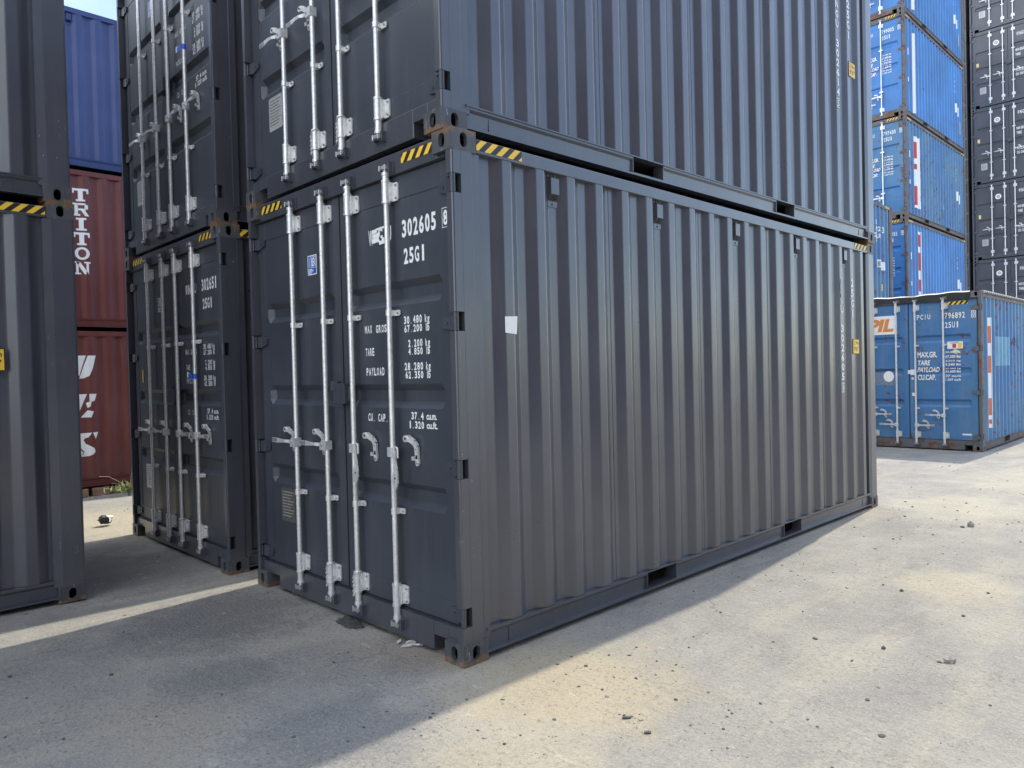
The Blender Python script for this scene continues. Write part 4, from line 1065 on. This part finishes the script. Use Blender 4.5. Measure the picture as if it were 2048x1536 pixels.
def chip(x, y, lx, ly, h, rz, mat, lab, nm, cat):
    mb = MB(); mb.prism([(-lx, -ly), (lx*.9, -ly*1.1), (lx, ly), (-lx*.85, ly*.9)], 'z', 0, h)
    o = link(nm, mb.mesh(nm, [mat])); o.location = (x, y, gz(x, y)); o.rotation_euler = (R(4), R(3), rz); tag(o, lab, cat); return o
chip(3.41, .13, .021, .006, .010, .9, STONE, 'small dark bar-shaped chip on the sunlit concrete at the bottom', 'metal_chip', 'scrap piece')
chip(3.56, .08, .016, .006, .009, .8, STONE, 'small dark block-shaped chip right of the bar-shaped chip', 'metal_chip', 'scrap piece')
chip(1.88, -1.36, .028, .006, .004, 2.4, simple('dry_leaf', (.34, .29, .24), .8), 'dry curled leaf in the shade near the bottom left', 'dry_leaf', 'leaf')
# paper scrap
mb = MB(); rr = random.Random(5)
for i in range(9):
    a = rr.random()*6.28; s = .03+.05*rr.random(); x, y = rr.gauss(0, .045), rr.gauss(0, .018); z = .003+.012*rr.random(); w_ = .006+.012*rr.random()
    mb.face([(x, y, z), (x+s*math.cos(a), y+s*math.sin(a)*.5, z+.004*rr.random()), (x+s*math.cos(a)+w_, y+s*math.sin(a)*.5+w_, z+.012), (x+w_, y+w_, z+.010*rr.random())])
o = link('paper_scrap', mb.mesh('paper_scrap', [simple('dirty_paper', (.45, .44, .41), .8)])); o.location = (1.93, .0, .0); o.rotation_euler = (0, 0, .5); tag(o, 'torn whitish paper scrap on the ground below the doors of the middle stack', 'litter')
# dark rag / weeds by the sill
def clump(nm, lab, cat, loc, mats, n, sx, sy, h, seed, lw=.012):
    mb = MB(); q = random.Random(seed)
    for i in range(n):
        x, y = q.gauss(0, sx), q.gauss(0, sy); a = q.random()*6.28; l = h*(.4+.8*q.random()); tilt = .3+q.random()*1.1
        dx, dy, dz = math.cos(a)*math.sin(tilt), math.sin(a)*math.sin(tilt), math.cos(tilt); px, py = -math.sin(a)*lw, math.cos(a)*lw
        z0 = h*.6*q.random()
        mb.face([(x-px*.4, y-py*.4, z0), (x+dx*l*.5-px, y+dy*l*.5-py, z0+dz*l*.5), (x+dx*l, y+dy*l, z0+dz*l*.9), (x+dx*l*.5+px, y+dy*l*.5+py, z0+dz*l*.5)], q.randrange(len(mats)))
    return mb
RAG = simple('dark_rag', (.045, .05, .042), .9, 0, .4, 30, .6)
def rag():
    mb = MB(); n, m = 22, 12; base = 0
    for j in range(m+1):
        for i in range(n+1):
            u, v = i/n*2-1, j/m*2-1; rad = math.hypot(u, v)
            e = 1+.25*noise.noise(Vector((u*2, v*2, 3)))
            x, y = u*.13*e, v*.055*e
            z = max(-.006, (1-rad**1.6)*.030+.018*noise.noise(Vector((u*4, v*3, 1))))
            mb.v.append((x, y, z))
    for j in range(m):
        for i in range(n):
            k = j*(n+1)+i; mb.f.append((k, k+1, k+n+2, k+n+1)); mb.m.append(0); mb.sm.append(True)
    return mb.mesh('dark_rag', [RAG])
o = link('dark_rag', rag()); o.location = (1.34, -.02, .002); o.rotation_euler = (0, 0, -.05); tag(o, 'dark crumpled rag half under the sill below the door seam of the middle stack', 'rag')
# crumpled bag on sunlit ground seen through the aisle
mb = MB(); q = random.Random(8); n = 10
for j in range(7):
    for i in range(n):
        a = 2*math.pi*i/n; ph = math.pi*j/6; rr_ = (.8+.45*q.random())
        mb.v.append((.06*math.sin(ph)*math.cos(a)*rr_, .09*math.sin(ph)*math.sin(a)*rr_, .032+.045*math.cos(ph)*rr_+.02*q.random()))
for j in range(6):
    for i in range(n): mb.f.append((j*n+i, j*n+(i+1) % n, (j+1)*n+(i+1) % n, (j+1)*n+i)); mb.m.append(1 if i in (5, 6, 7, 8, 9) or j > 3 else 0); mb.sm.append(False)
o = link('plastic_bag', mb.mesh('plastic_bag', [WHITE, BLK])); o.location = (-3.69, -.04, 0); o.rotation_euler = (0, 0, .3); tag(o, 'crumpled black and white plastic bag on the sunlit ground between the stacks', 'plastic bag')
# weed by the maroon container
LEAF = simple('weed_leaf', (.16, .19, .055), .7, 0, .35, 12); LEAF2 = simple('pale_weed_leaf', (.30, .31, .12), .7, 0, .3, 12); STEM = simple('dry_stem', (.38, .34, .22), .8)
wr = bpy.data.objects.new('weed', None); C.objects.link(wr); wr.location = (-7.30, 1.32, gz(-7.3, 1.3)); tag(wr, 'yellow-green leafy weed growing beside the maroon container', 'plant')
mb = clump('weed', '', '', None, [LEAF, LEAF2], 260, .11, .16, .16, 3, .014); 
mb.v = [(x, y, z*1.0+.06) for x, y, z in mb.v]; link('foliage', mb.mesh('foliage', [LEAF, LEAF2]), wr)
mb = MB()
for a, b, c in ((-.0, -.45, .38), (.05, .02, .55), (.0, -.28, .25), (-.05, .18, .40), (.02, -.15, .14)): mb.path([(0, -.02, 0), (a*.5, b*.25, c*.6), (a, b*.7, c*.95), (a, b, c)], .004, 5)
link('stem', mb.mesh('stem', [STEM]), wr)
# frayed seal wires on two bearings of the near container
SEAL = simple('seal_wire', (.55, .54, .50), .5, .3, .2, 60)
def seal(x, zc):
    mb = MB(); y = .014
    ring = [(x+.030*math.cos(t), y-.0+.030*math.sin(t), zc+.050+.014*math.cos(t)) for t in [2*math.pi*i/12 for i in range(13)]]
    mb.path(ring, .0028, 6)
    tail = [(x-.028+.004*math.sin(k*1.9), y-.016+.004*math.cos(k*1.9), zc+.040-.0085*k) for k in range(17)]
    mb.path(tail, .0050, 6); mb.path([(p[0]+.004, p[1], p[2]-.004) for p in tail[:-1]], .0035, 6)
    return mb.mesh('seal_wire', [SEAL])
for root in (A, Cc, B):
    for i in (1, 2): add_part(root, 'seal_wire', cached(('seal', i), lambda: seal(BARX[i], .272)))
